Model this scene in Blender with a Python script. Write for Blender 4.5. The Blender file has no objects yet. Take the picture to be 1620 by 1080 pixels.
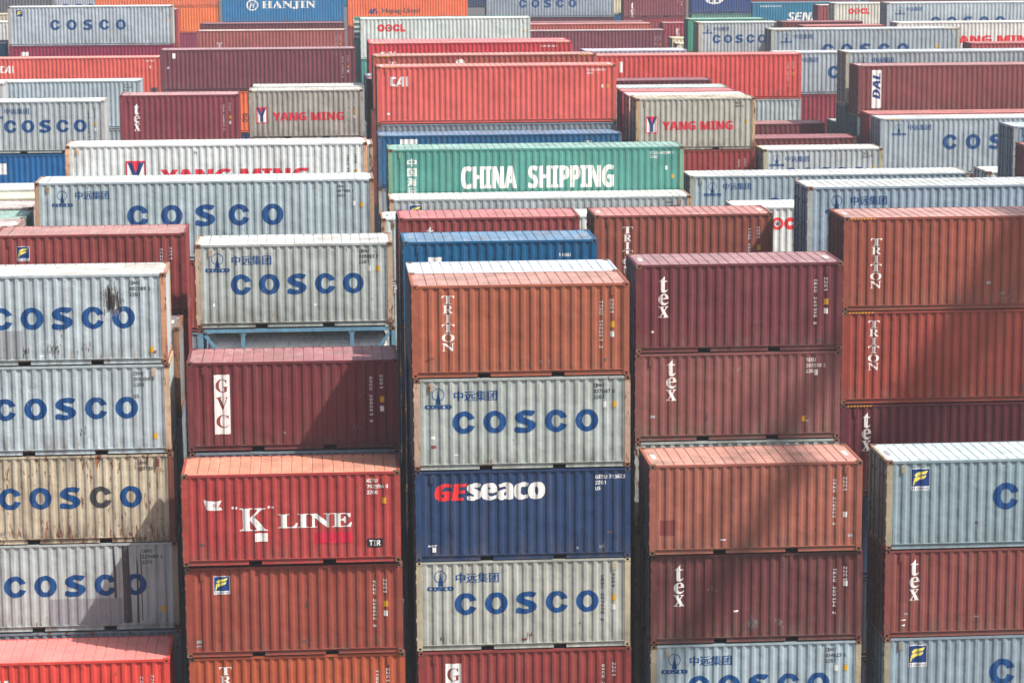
import bpy, math, random
from math import radians as R
random.seed(7)
SC = bpy.context.scene
COL = SC.collection
GROUND = 0.0
CAMZ = 25.95
# ---------------------------------------------------------------- camera
cd = bpy.data.cameras.new("camera"); cam = bpy.data.objects.new("camera", cd); COL.objects.link(cam)
cam.location = (0, 0, CAMZ)
cd.sensor_width = 36.0; cd.lens = 36.0 * 4108.7 / 1620.0
cd.clip_start = 0.5; cd.clip_end = 3000
from mathutils import Matrix, Vector
_m = Matrix.Rotation(R(-4.328), 4, 'Z') @ Matrix.Rotation(R(90 - 9.551), 4, 'X') @ Matrix.Rotation(R(-0.2913), 4, 'Z')
cam.matrix_world = Matrix.Translation((0, 0, CAMZ)) @ _m
SC.camera = cam
# ---------------------------------------------------------------- light
SUNV = Vector((0.64, -0.42, 1.0)).normalized()
EL = math.asin(SUNV.z); AZ = math.atan2(SUNV.x, SUNV.y)
w = bpy.data.worlds.new("World"); SC.world = w; w.use_nodes = True
nt = w.node_tree; bg = nt.nodes["Background"]
sky = nt.nodes.new("ShaderNodeTexSky"); sky.sky_type = 'NISHITA'; sky.sun_disc = False
sky.sun_elevation = EL; sky.sun_rotation = AZ; sky.air_density = 1.3; sky.dust_density = 4.0; sky.ozone_density = 1.0
nt.links.new(sky.outputs[0], bg.inputs[0]); bg.inputs[1].default_value = 0.098
ld = bpy.data.lights.new("sun", 'SUN'); ld.energy = 3.8; ld.angle = R(0.6); ld.color = (1.0, 0.95, 0.90)
sun = bpy.data.objects.new("sun", ld); COL.objects.link(sun); sun.location = (60, -40, 120)
sun.rotation_euler = SUNV.to_track_quat('Z', 'Y').to_euler()
SC.view_settings.view_transform = 'Standard'; SC.view_settings.look = 'None'
SC.view_settings.exposure = 0.78; SC.view_settings.gamma = 1.0
try: SC.view_settings.use_curve_mapping = False
except Exception: pass
SC.cycles.max_bounces = 6; SC.cycles.diffuse_bounces = 3; SC.cycles.glossy_bounces = 2
SC.cycles.volume_bounces = 0
HAZE = 0.00058
# ---------------------------------------------------------------- materials
def lin(c):
    o = []
    for v in c:
        v /= 255.0
        o.append(v / 12.92 if v <= 0.04045 else ((v + 0.055) / 1.055) ** 2.4)
    return (*o, 1.0)
_mats = {}
def N(nt, t, **k):
    n = nt.nodes.new(t)
    for a, b in k.items(): setattr(n, a, b)
    return n
def mixc(nt, fac, a, b):
    m = N(nt, "ShaderNodeMix", data_type='RGBA'); m.clamp_factor = True
    for i, v in ((0, fac), (6, a), (7, b)):
        if hasattr(v, 'links'): nt.links.new(v, m.inputs[i])
        else: m.inputs[i].default_value = v
    return m.outputs[2]
def math_(nt, op, a, b=0.0, clamp=False):
    m = N(nt, "ShaderNodeMath", operation=op); m.use_clamp = clamp
    for i, v in enumerate((a, b)):
        if hasattr(v, 'links'): nt.links.new(v, m.inputs[i])
        else: m.inputs[i].default_value = v
    return m.outputs[0]
def ramp(nt, f, a, b):
    m = N(nt, "ShaderNodeMapRange"); nt.links.new(f, m.inputs[0])
    m.inputs[1].default_value = a; m.inputs[2].default_value = b
    return m.outputs[0]
def paint(name, col, dirt=0.35, rust=0.15, seed=0, kind='side', rough=0.5, H=2.59):
    """weathered steel paint. kind: side (vertical streaks) or roof (blotches)"""
    key = (name, col, dirt, rust, seed, kind)
    if key in _mats: return _mats[key]
    m = bpy.data.materials.new(name); m.use_nodes = True; nt = m.node_tree
    bs = nt.nodes["Principled BSDF"]; bs.inputs["Roughness"].default_value = rough
    bs.inputs["Specular IOR Level"].default_value = 0.3
    tc = N(nt, "ShaderNodeTexCoord")
    def noise(scale, detail, sx=1, sy=1, sz=1, off=0, rg=0.6):
        mp = N(nt, "ShaderNodeMapping"); nt.links.new(tc.outputs["Object"], mp.inputs[0])
        mp.inputs["Scale"].default_value = (sx, sy, sz); mp.inputs["Location"].default_value = (seed * 7.31 + off, seed * 3.7, seed * 1.9 + off)
        n = N(nt, "ShaderNodeTexNoise"); nt.links.new(mp.outputs[0], n.inputs[0])
        n.inputs["Scale"].default_value = scale; n.inputs["Detail"].default_value = detail; n.inputs["Roughness"].default_value = rg
        return n.outputs["Fac"]
    c = lin(col)
    light = tuple(min(1, v * 1.22 + 0.006) for v in c[:3]) + (1,)
    dark = tuple(v * 0.72 for v in c[:3]) + (1,)
    big = noise(0.7, 4)
    base = mixc(nt, ramp(nt, big, 0.3, 0.72), dark, light)
    base = mixc(nt, 0.45, base, c)
    sep = N(nt, "ShaderNodeSeparateXYZ"); nt.links.new(tc.outputs["Object"], sep.inputs[0]); z = sep.outputs[2]
    grime = lin((104, 92, 80)) if kind == 'side' else lin((110, 98, 88))
    if kind == 'side':
        st = noise(1.0, 5, 7, 7, 0.45, 3)
        fac = math_(nt, 'MULTIPLY', ramp(nt, st, 0.5, 0.78), dirt)
        base = mixc(nt, fac, base, grime)
        bot = math_(nt, 'MULTIPLY', ramp(nt, z, 0.75, 0.1), ramp(nt, noise(1.2, 5, 4, 4, 1.2, 5), 0.42, 0.62))
        base = mixc(nt, math_(nt, 'MULTIPLY', bot, min(1, dirt * 1.25)), base, grime)
        edge = math_(nt, 'MAXIMUM', ramp(nt, z, 0.55, 0.05), ramp(nt, z, H - 0.55, H))
        rs = noise(1.0, 8, 9, 9, 2.2, 9, 0.7)
        rr = math_(nt, 'ADD', rs, math_(nt, 'MULTIPLY', edge, 0.06))
        t0 = 0.74 - 0.2 * rust
        rf = ramp(nt, rr, t0, t0 + 0.05)
        base = mixc(nt, math_(nt, 'MULTIPLY', rf, min(1, rust * 2.5)), base, lin((108, 62, 38)))
        rs2 = noise(1.0, 6, 14, 14, 0.5, 19, 0.6)
        base = mixc(nt, math_(nt, 'MULTIPLY', ramp(nt, rs2, 0.66 - .1 * rust, 0.80), min(1, rust * 1.4)), base, lin((160, 106, 66)))
        sc = noise(30, 3, 1, 1, 0.6, 13)
        base = mixc(nt, math_(nt, 'MULTIPLY', ramp(nt, sc, 0.70, 0.74), 0.35), base, lin((190, 186, 178)))
    else:
        bl = noise(1.1, 6, 1, 1.6, 1, 3)
        base = mixc(nt, math_(nt, 'MULTIPLY', ramp(nt, bl, 0.45, 0.68), min(1, dirt * 1.25)), base, grime)
        bl2 = noise(1.6, 3, 2.5, .6, 1, 23)
        base = mixc(nt, math_(nt, 'MULTIPLY', ramp(nt, bl2, 0.52, 0.8), dirt * .6), base, lin((214, 206, 196)))
        rs = noise(2.3, 9, 1, 1, 1, 9, 0.72)
        t0 = 0.73 - 0.17 * rust
        base = mixc(nt, math_(nt, 'MULTIPLY', ramp(nt, rs, t0, t0 + .06), min(1, rust * 2.5)), base, lin((112, 66, 42)))
    nt.links.new(base, bs.inputs["Base Color"])
    bp = N(nt, "ShaderNodeBump"); bp.inputs["Strength"].default_value = 0.7; bp.inputs["Distance"].default_value = 0.07
    nt.links.new(noise(1.7, 3, 1, 1, 1, 31, .5), bp.inputs["Height"]); nt.links.new(bp.outputs[0], bs.inputs["Normal"])
    _mats[key] = m
    return m
def flat(name, col, rough=0.6, wear=0.4):
    key = ('flat', name, col)
    if key in _mats: return _mats[key]
    m = bpy.data.materials.new(name); m.use_nodes = True; nt = m.node_tree; bs = nt.nodes["Principled BSDF"]
    bs.inputs["Roughness"].default_value = rough; bs.inputs["Specular IOR Level"].default_value = 0.25
    tc = N(nt, "ShaderNodeTexCoord"); n = N(nt, "ShaderNodeTexNoise"); nt.links.new(tc.outputs["Object"], n.inputs[0])
    n.inputs["Scale"].default_value = 5; n.inputs["Detail"].default_value = 7
    c = lin(col)
    b = mixc(nt, math_(nt, 'MULTIPLY', ramp(nt, n.outputs["Fac"], 0.42, 0.75), wear), c, tuple(v * 0.55 + 0.05 for v in c[:3]) + (1,))
    nt.links.new(b, bs.inputs["Base Color"])
    if name.startswith("lettering"):
        mp = N(nt, "ShaderNodeMapping"); nt.links.new(tc.outputs["Object"], mp.inputs[0]); mp.inputs["Scale"].default_value = (1, 1, .35)
        n2 = N(nt, "ShaderNodeTexNoise"); nt.links.new(mp.outputs[0], n2.inputs[0]); n2.inputs["Scale"].default_value = 16; n2.inputs["Detail"].default_value = 6; n2.inputs["Roughness"].default_value = .7
        al = math_(nt, 'SUBTRACT', 1.0, math_(nt, 'MULTIPLY', ramp(nt, n2.outputs["Fac"], 0.60, 0.66), 0.75))
        nt.links.new(al, bs.inputs["Alpha"])
    _mats[key] = m
    return m
RUSTY = [paint("rusty_steel", (128, 84, 62), 0.5, 0.9, 3), paint("rusty_steel", (140, 100, 80), 0.5, 0.9, 5)]
DARK = flat("dark_gap", (22, 20, 20))  # near-black lining, paints the shade inside fork pockets and casting holes
RUBBER = flat("galvanised_bar", (92, 96, 102), 0.45)
LETTER = {k: flat("lettering_" + k, c) for k, c in dict(
    blue=(0, 66, 122), white=(228, 224, 218), dark=(58, 58, 62), red=(206, 40, 58), yellow=(214, 160, 30), maroon=(120, 50, 44),
    brightred=(222, 46, 48), navy=(8, 54, 112), black=(26, 28, 34), lemon=(226, 208, 96), grey=(150, 150, 150), magenta=(186, 28, 58),
    palered=(214, 70, 78), smoke=(112, 108, 106), fadedgrey=(138, 142, 146), soot=(74, 70, 74), dullred=(118, 58, 56), purple=(70, 58, 128), rusty=(112, 70, 48)).items()}
# ---------------------------------------------------------------- mesh helpers
class MB:
    def __init__(s): s.v = []; s.f = []; s.m = []
    def poly(s, pts, mi=0):
        b = len(s.v); s.v += [tuple(p) for p in pts]; s.f.append(tuple(range(b, b + len(pts)))); s.m.append(mi)
    def box(s, x0, x1, y0, y1, z0, z1, mi=0, skip=""):
        p = [(x0, y0, z0), (x1, y0, z0), (x1, y1, z0), (x0, y1, z0), (x0, y0, z1), (x1, y0, z1), (x1, y1, z1), (x0, y1, z1)]
        for k, q in (("f", (0, 1, 5, 4)), ("r", (1, 2, 6, 5)), ("b", (2, 3, 7, 6)), ("l", (3, 0, 4, 7)), ("t", (4, 5, 6, 7)), ("d", (3, 2, 1, 0))):
            if k not in skip: s.poly([p[i] for i in q], mi)
    def cyl(s, a, b, r, n=8, mi=0, cap=True):
        a = Vector(a); b = Vector(b); d = (b - a).normalized()
        u = d.orthogonal().normalized(); w_ = d.cross(u)
        ra = [a + r * (math.cos(t) * u + math.sin(t) * w_) for t in [2 * math.pi * i / n for i in range(n)]]
        rb = [p + (b - a) for p in ra]
        for i in range(n):
            j = (i + 1) % n; s.poly([ra[i], ra[j], rb[j], rb[i]], mi)
        if cap: s.poly(list(reversed(ra)), mi); s.poly(rb, mi)
    def mesh(s, name):
        me = bpy.data.meshes.new(name); me.from_pydata(s.v, [], s.f); me.update()
        if any(s.m): me.polygons.foreach_set("material_index", s.m)
        return me
_cache = {}
def cached(key, fn):
    if key not in _cache: _cache[key] = fn()
    return _cache[key]
def add(name, me, mats, parent, loc=None):
    o = bpy.data.objects.new(name, me); COL.objects.link(o); o.parent = parent
    if loc: o.location = loc
    if not isinstance(mats, (list, tuple)): mats = [mats]
    while len(me.materials) < len(mats): me.materials.append(None)
    for i, m in enumerate(mats):
        o.material_slots[i].link = 'OBJECT'; o.material_slots[i].material = m
    return o
# corrugated side profile ---------------------------------------------------
D = 2.438
EDGE = 0.2
PY = 0.014; PD = 0.033
CUR = [0]
def prof(L, v):
    n = (21, 20, 22)[v] if L < 7 else (43, 42, 45)[v]; f1, f2, f3 = ((.27, .5, .77), (.29, .5, .79), (.25, .49, .76))[v]
    p = (L - 2 * EDGE) / n
    bp = [(EDGE, 0.0)]
    for i in range(n):
        x = EDGE + i * p
        if i: bp.append((x, 0.0))
        bp += [(x + f1 * p, 0.0), (x + f2 * p, PD), (x + f3 * p, PD)]
    bp.append((L - EDGE, 0.0))
    return [(0.0, 0.0)] + bp + [(L, 0.0)]
_prof = {}
def profile(L):
    k = (L, CUR[0])
    if k not in _prof: _prof[k] = prof(*k)
    return _prof[k]
def yat(x, L):
    P = profile(L)
    for (a, ya), (b, yb) in zip(P, P[1:]):
        if x <= b + 1e-9: return ya + (yb - ya) * (x - a) / max(1e-9, b - a)
    return 0.0
def clipx(poly, x0, keep_right):
    out = []
    n = len(poly)
    for i in range(n):
        a = poly[i]; b = poly[(i + 1) % n]
        ia = (a[0] >= x0) == keep_right or abs(a[0] - x0) < 1e-9
        ib = (b[0] >= x0) == keep_right or abs(b[0] - x0) < 1e-9
        if ia: out.append(a)
        if ia != ib:
            t = (x0 - a[0]) / (b[0] - a[0]); out.append((x0, a[1] + t * (b[1] - a[1])))
    return out
def conform(polys, L, off=0.004):
    """2D polygons (x, z) -> faces lying on the corrugated panel"""
    P = profile(L); mb = MB()
    for poly in polys:
        lo = min(p[0] for p in poly); hi = max(p[0] for p in poly)
        for (a, ya), (b, yb) in zip(P, P[1:]):
            if b <= lo + 1e-7 or a >= hi - 1e-7: continue
            q = poly
            if lo < a: q = clipx(q, a, True)
            if hi > b and len(q) > 2: q = clipx(q, b, False)
            if len(q) < 3: continue
            mb.poly([(x, PY - off - .0006 * getattr(poly, 'lay', 0) + ya + (yb - ya) * (x - a) / max(1e-9, b - a), z) for x, z in q])
    return mb
# text ------------------------------------------------------------------------
def fancy(s, st):
    U = dict(serif=(0x1D400, 0x1D41A, 0x1D7CE), sans=(0x1D5D4, 0x1D5EE, 0x1D7EC), ital=(0x1D63C, 0x1D656, 0x1D7EC))
    if st == 'plain': return s
    u, l, d = U[st]; o = ''
    for c in s:
        if 'A' <= c <= 'Z': o += chr(u + ord(c) - 65)
        elif 'a' <= c <= 'z': o += chr(l + ord(c) - 97)
        elif '0' <= c <= '9': o += chr(d + ord(c) - 48)
        else: o += c
    return o
_tx = {}
def text_raw(s, st):
    k = (s, st)
    if k in _tx: return _tx[k]
    c = bpy.data.curves.new("text", 'FONT'); c.body = fancy(s, st); c.resolution_u = 3
    o = bpy.data.objects.new("text", c); me = o.to_mesh()
    vs = [(v.co.x, v.co.y) for v in me.vertices]
    polys = [[vs[i] for i in p.vertices] for p in me.polygons]
    o.to_mesh_clear(); bpy.data.objects.remove(o); bpy.data.curves.remove(c)
    if not polys: polys = [[(0, 0), (.1, 0), (.1, .1)]]
    x0 = min(p[0] for q in polys for p in q); x1 = max(p[0] for q in polys for p in q)
    y0 = min(p[1] for q in polys for p in q); y1 = max(p[1] for q in polys for p in q)
    _tx[k] = (polys, x0, x1, y0, y1)
    return _tx[k]
def text(s, st, x, z, wd, ht):
    """fit the string's ink into the box x..x+wd, z..z+ht"""
    polys, x0, x1, y0, y1 = text_raw(s, st)
    sx = wd / max(1e-6, x1 - x0); sz = ht / max(1e-6, y1 - y0)
    return [[(x + (p[0] - x0) * sx, z + (p[1] - y0) * sz) for p in q] for q in polys]
def rect(x, z, wd, ht): return [[(x, z), (x + wd, z), (x + wd, z + ht), (x, z + ht)]]
class LP(list):
    lay = 0
def bold(polys, dx, dz=0.0, n=1):
    """thicken strokes: shifted copies, each a hair in front of the last"""
    o = list(polys); k = 1
    for i in range(1, n + 1):
        for sx in (-1, 1):
            for q in polys:
                p = LP([(a + sx * dx * i, b + (dz if sx > 0 else -dz) * i) for a, b in q]); p.lay = k; o.append(p)
            k += 1
    return o
def ring(cx, cz, rx, rz, ix, iz, a0=0, a1=360, n=28):
    o = []
    for i in range(n):
        t0 = R(a0 + (a1 - a0) * i / n); t1 = R(a0 + (a1 - a0) * (i + 1) / n)
        o.append([(cx + rx * math.cos(t0), cz + rz * math.sin(t0)), (cx + rx * math.cos(t1), cz + rz * math.sin(t1)),
                  (cx + ix * math.cos(t1), cz + iz * math.sin(t1)), (cx + ix * math.cos(t0), cz + iz * math.sin(t0))])
    return o
def disc(cx, cz, rx, rz, n=20): return [[(cx + rx * math.cos(2 * math.pi * i / n), cz + rz * math.sin(2 * math.pi * i / n)) for i in range(n)]]
def keep(q, pts):
    r = LP(pts); r.lay = getattr(q, 'lay', 0); return r
def rot90(polys, cx, cz): return [keep(q, [(cx - (p[1] - cz), cz + (p[0] - cx)) for p in q]) for q in polys]
def rotm90(polys, cx, cz): return [[(cx + (p[1] - cz), cz - (p[0] - cx)) for p in q] for q in polys]
def fat_word(xs, zt, wd, ht):
    """the five wide round letters C O S C O; xs = left edge of each, zt = top"""
    o = []
    for i, (ch, x) in enumerate(zip("COSCO", xs)):
        cx = x + wd / 2; cz = zt - ht / 2
        if ch == 'O': o += ring(cx, cz, wd / 2, ht / 2, wd * .2, ht * .28)
        elif ch == 'C':
            o += ring(cx, cz, wd / 2, ht / 2, wd * .2, ht * .28, 20, 340)
        else: o += bold(text("S", 'sans', x + .07 * wd, zt - ht + .012, wd * .82, ht - .03), .024 * wd, .01, 2)
    return o
def vtext(s, st, x, zt, wd, hts, gap):
    o = []; z = zt
    for i, ch in enumerate(s):
        h = hts[i] if isinstance(hts, (list, tuple)) else hts
        ww = wd * (0.5 if ch == 'I' else (0.82 if ch in 'tR' else 1))
        o += text(ch, st, x + (wd - ww) / 2, z - h, ww, h); z -= h + gap
    return o
# marks: each returns [(part name, colour, polygons)] --------------------------
def emblem_tower(x, zt, s=1.0):
    cx = x + .36 * s; cz = zt - .17 * s
    p = ring(cx, cz, .178 * s, .178 * s, .156 * s, .156 * s)
    p += [[(cx - .075 * s, cz - .27 * s), (cx + .075 * s, cz - .27 * s), (cx + .02 * s, cz), (cx, cz + .22 * s), (cx - .02 * s, cz)]]
    p += bold(text("COSCO", 'sans', x, cz - .405 * s, .72 * s, .115 * s), .018) + [[(x - .01, cz - .29 * s), (x + .73 * s, cz - .29 * s), (x + .71 * s, cz - .31 * s), (x + .02, cz - .31 * s)]]
    return [("emblem", "blue", p)]
def cosco20(L, H, cn=True, em=True, x=1.07):
    o = [("lettering", "blue", fat_word([x + .86 * i for i in range(5)], H - .93, .645, .64))]
    if cn: o.append(("characters", "blue", bold(text("中远集团", 'plain', 1.12, H - .64, 1.2, .29), .010)))
    if em: o += emblem_tower(.32, H - .28)
    return o
def cosco40(L, H, cn=True, zt=.86):
    o = [("lettering", "blue", fat_word([3.28 + 1.21 * i for i in range(5)], H - zt, .78, .78))]
    if cn: o.append(("characters", "blue", bold(text("中远集团", 'plain', 1.45, H - .62, 1.2, .3), .010))); o += emblem_tower(.62, H - .3)
    return o
def florens(x, zt, s=.5):
    def wing(dx, dz, k):
        return [[(x + (.14 + .0 + dx) * s, zt - (.34 + dz) * s), (x + (.30 + dx) * s, zt - (.21 + dz) * s), (x + (.62 + dx) * s * k, zt - (.14 + dz) * s), (x + (.92 + dx) * s * k, zt - (.10 + dz) * s),
                 (x + (.80 + dx) * s * k, zt - (.27 + dz) * s), (x + (.42 + dx) * s, zt - (.36 + dz) * s), (x + (.26 + dx) * s, zt - (.46 + dz) * s)]]
    tail = [[(x + .13 * s, zt - .52 * s), (x + .25 * s, zt - .44 * s), (x + .22 * s, zt - .66 * s), (x + .12 * s, zt - .92 * s), (x + .07 * s, zt - .92 * s)]]
    return [("sticker", "white", rect(x - .04 * s, zt - 1.2 * s, 1.08 * s, 1.24 * s)),
            ("emblem", "navy", rect(x, zt - .97 * s, s, .97 * s)),
            ("wing", "lemon", wing(0, 0, 1) + wing(0, .25, .9) + tail),
            ("lettering", "navy", text("FLORENS", 'serif', x + .02 * s, zt - 1.16 * s, .96 * s, .14 * s))]
def tex(L, H, x=.66, zt=.34, s=1.0):
    return [("lettering", "white", vtext("tex", 'serif', x, H - zt, .3 * s, [.47 * s, .33 * s, .33 * s], .035 * s))]
def triton(L, H, x=.83, zt=.3):
    return [("lettering", "white", vtext("TRITON", 'serif', x, H - zt, .35, .225, .04))]
def gvc(L, H):
    return [("sticker", "white", rect(.77, H - 2.1, .45, 1.73)), ("lettering", "maroon", vtext("GVC", 'serif', .82, H - .5, .36, .38, .14))]
def kline(L, H):
    f = [[(.6, H - .72), (.7, H - .74), (.9, H - .77), (1.1, H - .74), (1.02, H - .9), (1.12, H - 1.0), (.9, H - 1.03), (.68, H - 1.0)]]
    p = bold(text("K", 'serif', 1.6, H - 1.62, .74, .64), .015) + bold(text("LINE", 'serif', 2.66, H - 1.57, 2.02, .40), .015)
    for q in (1.4, 1.5, 2.4, 2.5): p += disc(q, H - .96, .035, .04, 8)
    pr = ring(.9, H - .88, .05, .05, .025, .025, n=8)
    dots = []
    for i in range(12): dots += disc(4.13 + .16 * math.cos(i * math.pi / 6), H - 1.82 + .2 * math.sin(i * math.pi / 6), .015, .03, 6)
    return [("flag", "white", f), ("flag_mark", "palered", pr), ("lettering", "white", p), ("sticker", "white", rect(2.0, H - 1.93, .35, .24)), ("colour_patch", "magenta", rect(3.65, H - 2.02, 1.05, .32)),
            ("round_mark", "palered", dots), ("plate", "black", rect(5.12, H - 2.16, .42, .25)), ("plate_lettering", "white", text("TIR", 'sans', 5.17, H - 2.12, .32, .16))]
def geseaco(L, H):
    return [("lettering", "brightred", bold(text("GE", 'ital', .58, H - .87, .84, .49), .035)), ("lettering", "white", bold(text("seaco", 'sans', 1.49, H - .86, 2.12, .48), .04, .01)),
            ("sticker", "white", rect(.42, H - 2.15, .18, .02) + rect(.47, H - 2.33, .1, .14))]
def china(L, H):
    p = bold(text("CHINA", 'sans', 3.01, H - 1.66, 2.24, .93), .03) + bold(text("SHIPPING", 'sans', 5.77, H - 1.66, 3.49, .93), .03)
    c = []
    for i, ch in enumerate("中国海运集团"): c += bold(text(ch, 'plain', .78, H - .72 - .4 * i, .36, .34), .012)
    return [("lettering", "white", p), ("characters", "white", c)]
def cai(L, H):
    z = H - 1.02
    p = [[(.67, z + .03), (.80, z + .03), (.80, z + .49), (.67, z + .49)], [(.80, z + .39), (1.0, z + .39), (.97, z + .49), (.80, z + .49)], [(.80, z + .03), (.93, z + .03), (.93, z + .12), (.80, z + .12)],
         [(.92, z + .0), (1.04, z + .0), (1.24, z + .38), (1.24, z + .5), (1.19, z + .5)], [(1.24, z), (1.36, z), (1.36, z + .5), (1.24, z + .5)], [(1.1, z + .12), (1.24, z + .12), (1.24, z + .2), (1.14, z + .2)],
         [(1.46, z), (1.58, z), (1.58, z + .5), (1.46, z + .5)]]
    return [("lettering", "white", p)]
def ymlogo(x, zt, s, c="red"):
    w_ = .6 * s; h = .85 * s; b = .05 * s
    fr = rect(x, zt - h, b, h) + rect(x + w_ - b, zt - h, b, h) + rect(x + b, zt - h, w_ - 2 * b, b) + rect(x + b, zt - b, w_ - 2 * b, b)
    i0 = x + b; i1 = x + w_ - b; cx = x + w_ / 2
    y = [[(i0, zt - b), (i0 + .14 * s, zt - b), (cx, zt - .36 * s), (cx - .08 * s, zt - .45 * s)], [(i1 - .14 * s, zt - b), (i1, zt - b), (cx + .08 * s, zt - .45 * s), (cx, zt - .36 * s)],
         [(cx - .08 * s, zt - h + b + .02), (cx + .08 * s, zt - h + b + .02), (cx + .08 * s, zt - .45 * s), (cx, zt - .36 * s), (cx - .08 * s, zt - .45 * s)]]
    tri = [[(i0 + .14 * s, zt - b - .001), (cx, zt - .36 * s), (i1 - .14 * s, zt - b - .001)]]
    return [("sticker", "white", rect(x, zt - h, w_, h)), ("emblem_frame", c, fr + tri), ("emblem", "navy", y)]
def ym20(L, H, x=.5):
    return ymlogo(x, H - .9, 1.0) + [("lettering", "red", bold(text("YANG MING", 'sans', x + .85, H - 1.6, 3.55, .44), .025))]
def ym40(L, H):
    return ymlogo(2.4, H - .64, 1.35) + [("lettering", "red", bold(text("YANG MING", 'sans', 3.85, H - 1.66, 5.9, .66), .04))]
def ym40r(L, H): return ymlogo(2.4, H - .9, 1.2) + [("lettering", "brightred", bold(text("YANG MING", 'sans', 3.85, H - 1.55, 6.6, .56), .05))]
def oocl(L, H, x=1.2, zt=.4, s=1.0):
    r = .24 * s; z = H - zt - r
    p = ring(x + r, z, r, r, .085 * s, .09 * s) + ring(x + r * 3 + .02, z, r, r, .13 * s, .13 * s) + ring(x + r * 5 + .04, z, r, r, .085 * s, .09 * s, 25, 335)
    p += rect(x + r * 6 + .02, z - r, .14 * s, 2 * r) + rect(x + r * 6 + .14 * s + .02, z - r, .2 * s, .14 * s)
    st = []
    for i in range(5):
        a = R(90 + 72 * i); cx = x + 3 * r + .02
        st.append([(cx, z), (cx + .06 * s * math.cos(a - .6), z + .06 * s * math.sin(a - .6)), (cx + .115 * s * math.cos(a), z + .115 * s * math.sin(a)), (cx + .06 * s * math.cos(a + .6), z + .06 * s * math.sin(a + .6))])
    return [("lettering", "brightred", p), ("flower", "smoke", st)]
def hanjin(L, H):
    z = H - 1.55
    return [("lettering", "white", ring(3.0, z + .42, .6, .56, .45, .42) + text("H", 'ital', 2.72, z + .14, .56, .56) + bold(text("HANJIN", 'serif', 3.95, z, 5.4, .82), .03)),
            ("small_lettering", "white", text("www.hanjin.com", 'sans', 3.4, H - .5, 2.0, .2))]
def hapag(L, H, zo=0):
    z = H - 1.62 - zo
    lg = [[(2.1, z + .1), (2.35, z + .1), (2.5, z + .5), (2.3, z + .5)], [(2.2, z), (2.55, z), (2.72, z + .25), (2.45, z + .25)], [(2.45, z + .25), (2.8, z + .25), (2.95, z + .52), (2.62, z + .52)], [(2.75, z + .02), (2.98, z + .02), (3.05, z + .26), (2.85, z + .26)]]
    return [("emblem", "navy", lg), ("lettering", "dark", bold(text("Hapag-Lloyd", 'plain', 3.5, z - .08, 3.8, .62), .02))]
def dal(L, H):
    t = rot90(bold(text("DAL", 'ital', 0, 0, 1.35, .42), .025), 0, 0)
    t = [keep(q, [(p[0] + 1.2, p[1] + H - 1.78) for p in q]) for q in t]
    return [("sticker", "white", rect(.72, H - 2.28, .55, 2.03)), ("lettering", "navy", t)]
def senator(L, H):
    return [("lettering", "white", bold(text("SENATOR", 'ital', 3.6, H - 1.85, 5.8, .85), .03)), ("small_lettering", "white", text("HANJIN SENATOR", 'sans', .8, H - .5, 2.2, .2))]
def usaline(L, H):
    a = [[(2.3 + .95 * math.cos(R(180 + 180 * i / 14)), 1.42 + .5 * math.sin(R(180 + 180 * i / 14))) for i in range(15)]]
    return [("sticker", "white", rect(1.2, 1.42, 2.2, .45) + a), ("lettering", "brightred", text("USA", 'sans', 1.25, 1.48, .95, .34)), ("lettering", "navy", text("LINE", 'sans', 2.3, 1.48, .95, .34)),
            ("emblem", "navy", disc(2.0, 1.24, .2, .12, 8) + disc(2.6, 1.24, .2, .12, 8))]
def block_serial(x, z, lines, col, s=1.0):
    o = []; 
    for i, t in enumerate(lines): o += text(t, 'sans', x, z - .115 * s - .165 * i * s, .074 * len(t.strip()) * s, .105 * s)
    return [("serial_number", col, o)]
def vert_serial(x, z, a, b, col):
    o = []
    zz = z
    for ch in a:
        if ch != ' ': o += rotm90(text(ch, 'sans', x, zz, .076, .088), x, zz)
        zz -= .105
    zz = z + .05
    for ch in b:
        o += rotm90(text(ch, 'sans', x + .3, zz, .076, .088), x + .3, zz); zz -= .105
    return [("serial_number", col, o)]
# ---------------------------------------------------------------- container meshes
def m_frame(L, H, fork):
    mb = MB(); c = .178; t = .118
    for x0, x1 in ((0.006, .166), (L - .166, L - .006)):
        for y0, y1 in ((.006, .09), (D - .09, D - .006)):
            mb.box(x0, x1, y0, y1, t, H - t)
    for y0, y1 in ((.004, .064), (D - .064, D - .004)):            # top side rails
        mb.box(c, L - c, y0, y1, H - .078, H - .014, 2)
    for x0, x1 in ((.004, .08), (L - .08, L - .004)):              # end headers and sills
        mb.box(x0, x1, c, D - c, H - .12, H - .006)
        mb.box(x0, x1, c, D - c, .012, .16)
    for x0, x1 in ((.166, EDGE), (L - EDGE, L - .166)):
        mb.box(x0, x1, .02, .06, .16, H - .078, 2); mb.box(x0, x1, D - .06, D - .02, .16, H - .078, 2)
    # bottom rails: web set back, upper and lower lips
    for s in (0, 1):
        Y = lambda a, b: (a, b) if s == 0 else (D - b, D - a)
        holes = []
        if fork: holes = [(L / 2 - 1.03 - .18, L / 2 - 1.03 + .18), (L / 2 + 1.03 - .18, L / 2 + 1.03 + .18)]
        y0, y1 = Y(.004, .05); mb.box(c, L - c, y0, y1, .148, .166, 2)
        xs = [c] + [v for h in holes for v in h] + [L - c]
        for i in range(0, len(xs), 2):
            y0, y1 = Y(.038, .05); mb.box(xs[i], xs[i + 1], y0, y1, .03, .148, 2)
            y0, y1 = Y(.006, .05); mb.box(xs[i], xs[i + 1], y0, y1, .014, .03, 2)
        for h in holes:
            y0, y1 = Y(.05, .5)
            mb.box(h[0], h[1], y0, y1, .02, .14, 1, "f" if s == 0 else "b")
    mb.box(.1, L - .1, .06, D - .06, .10, .14)                      # floor
    return mb.mesh("frame")
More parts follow.
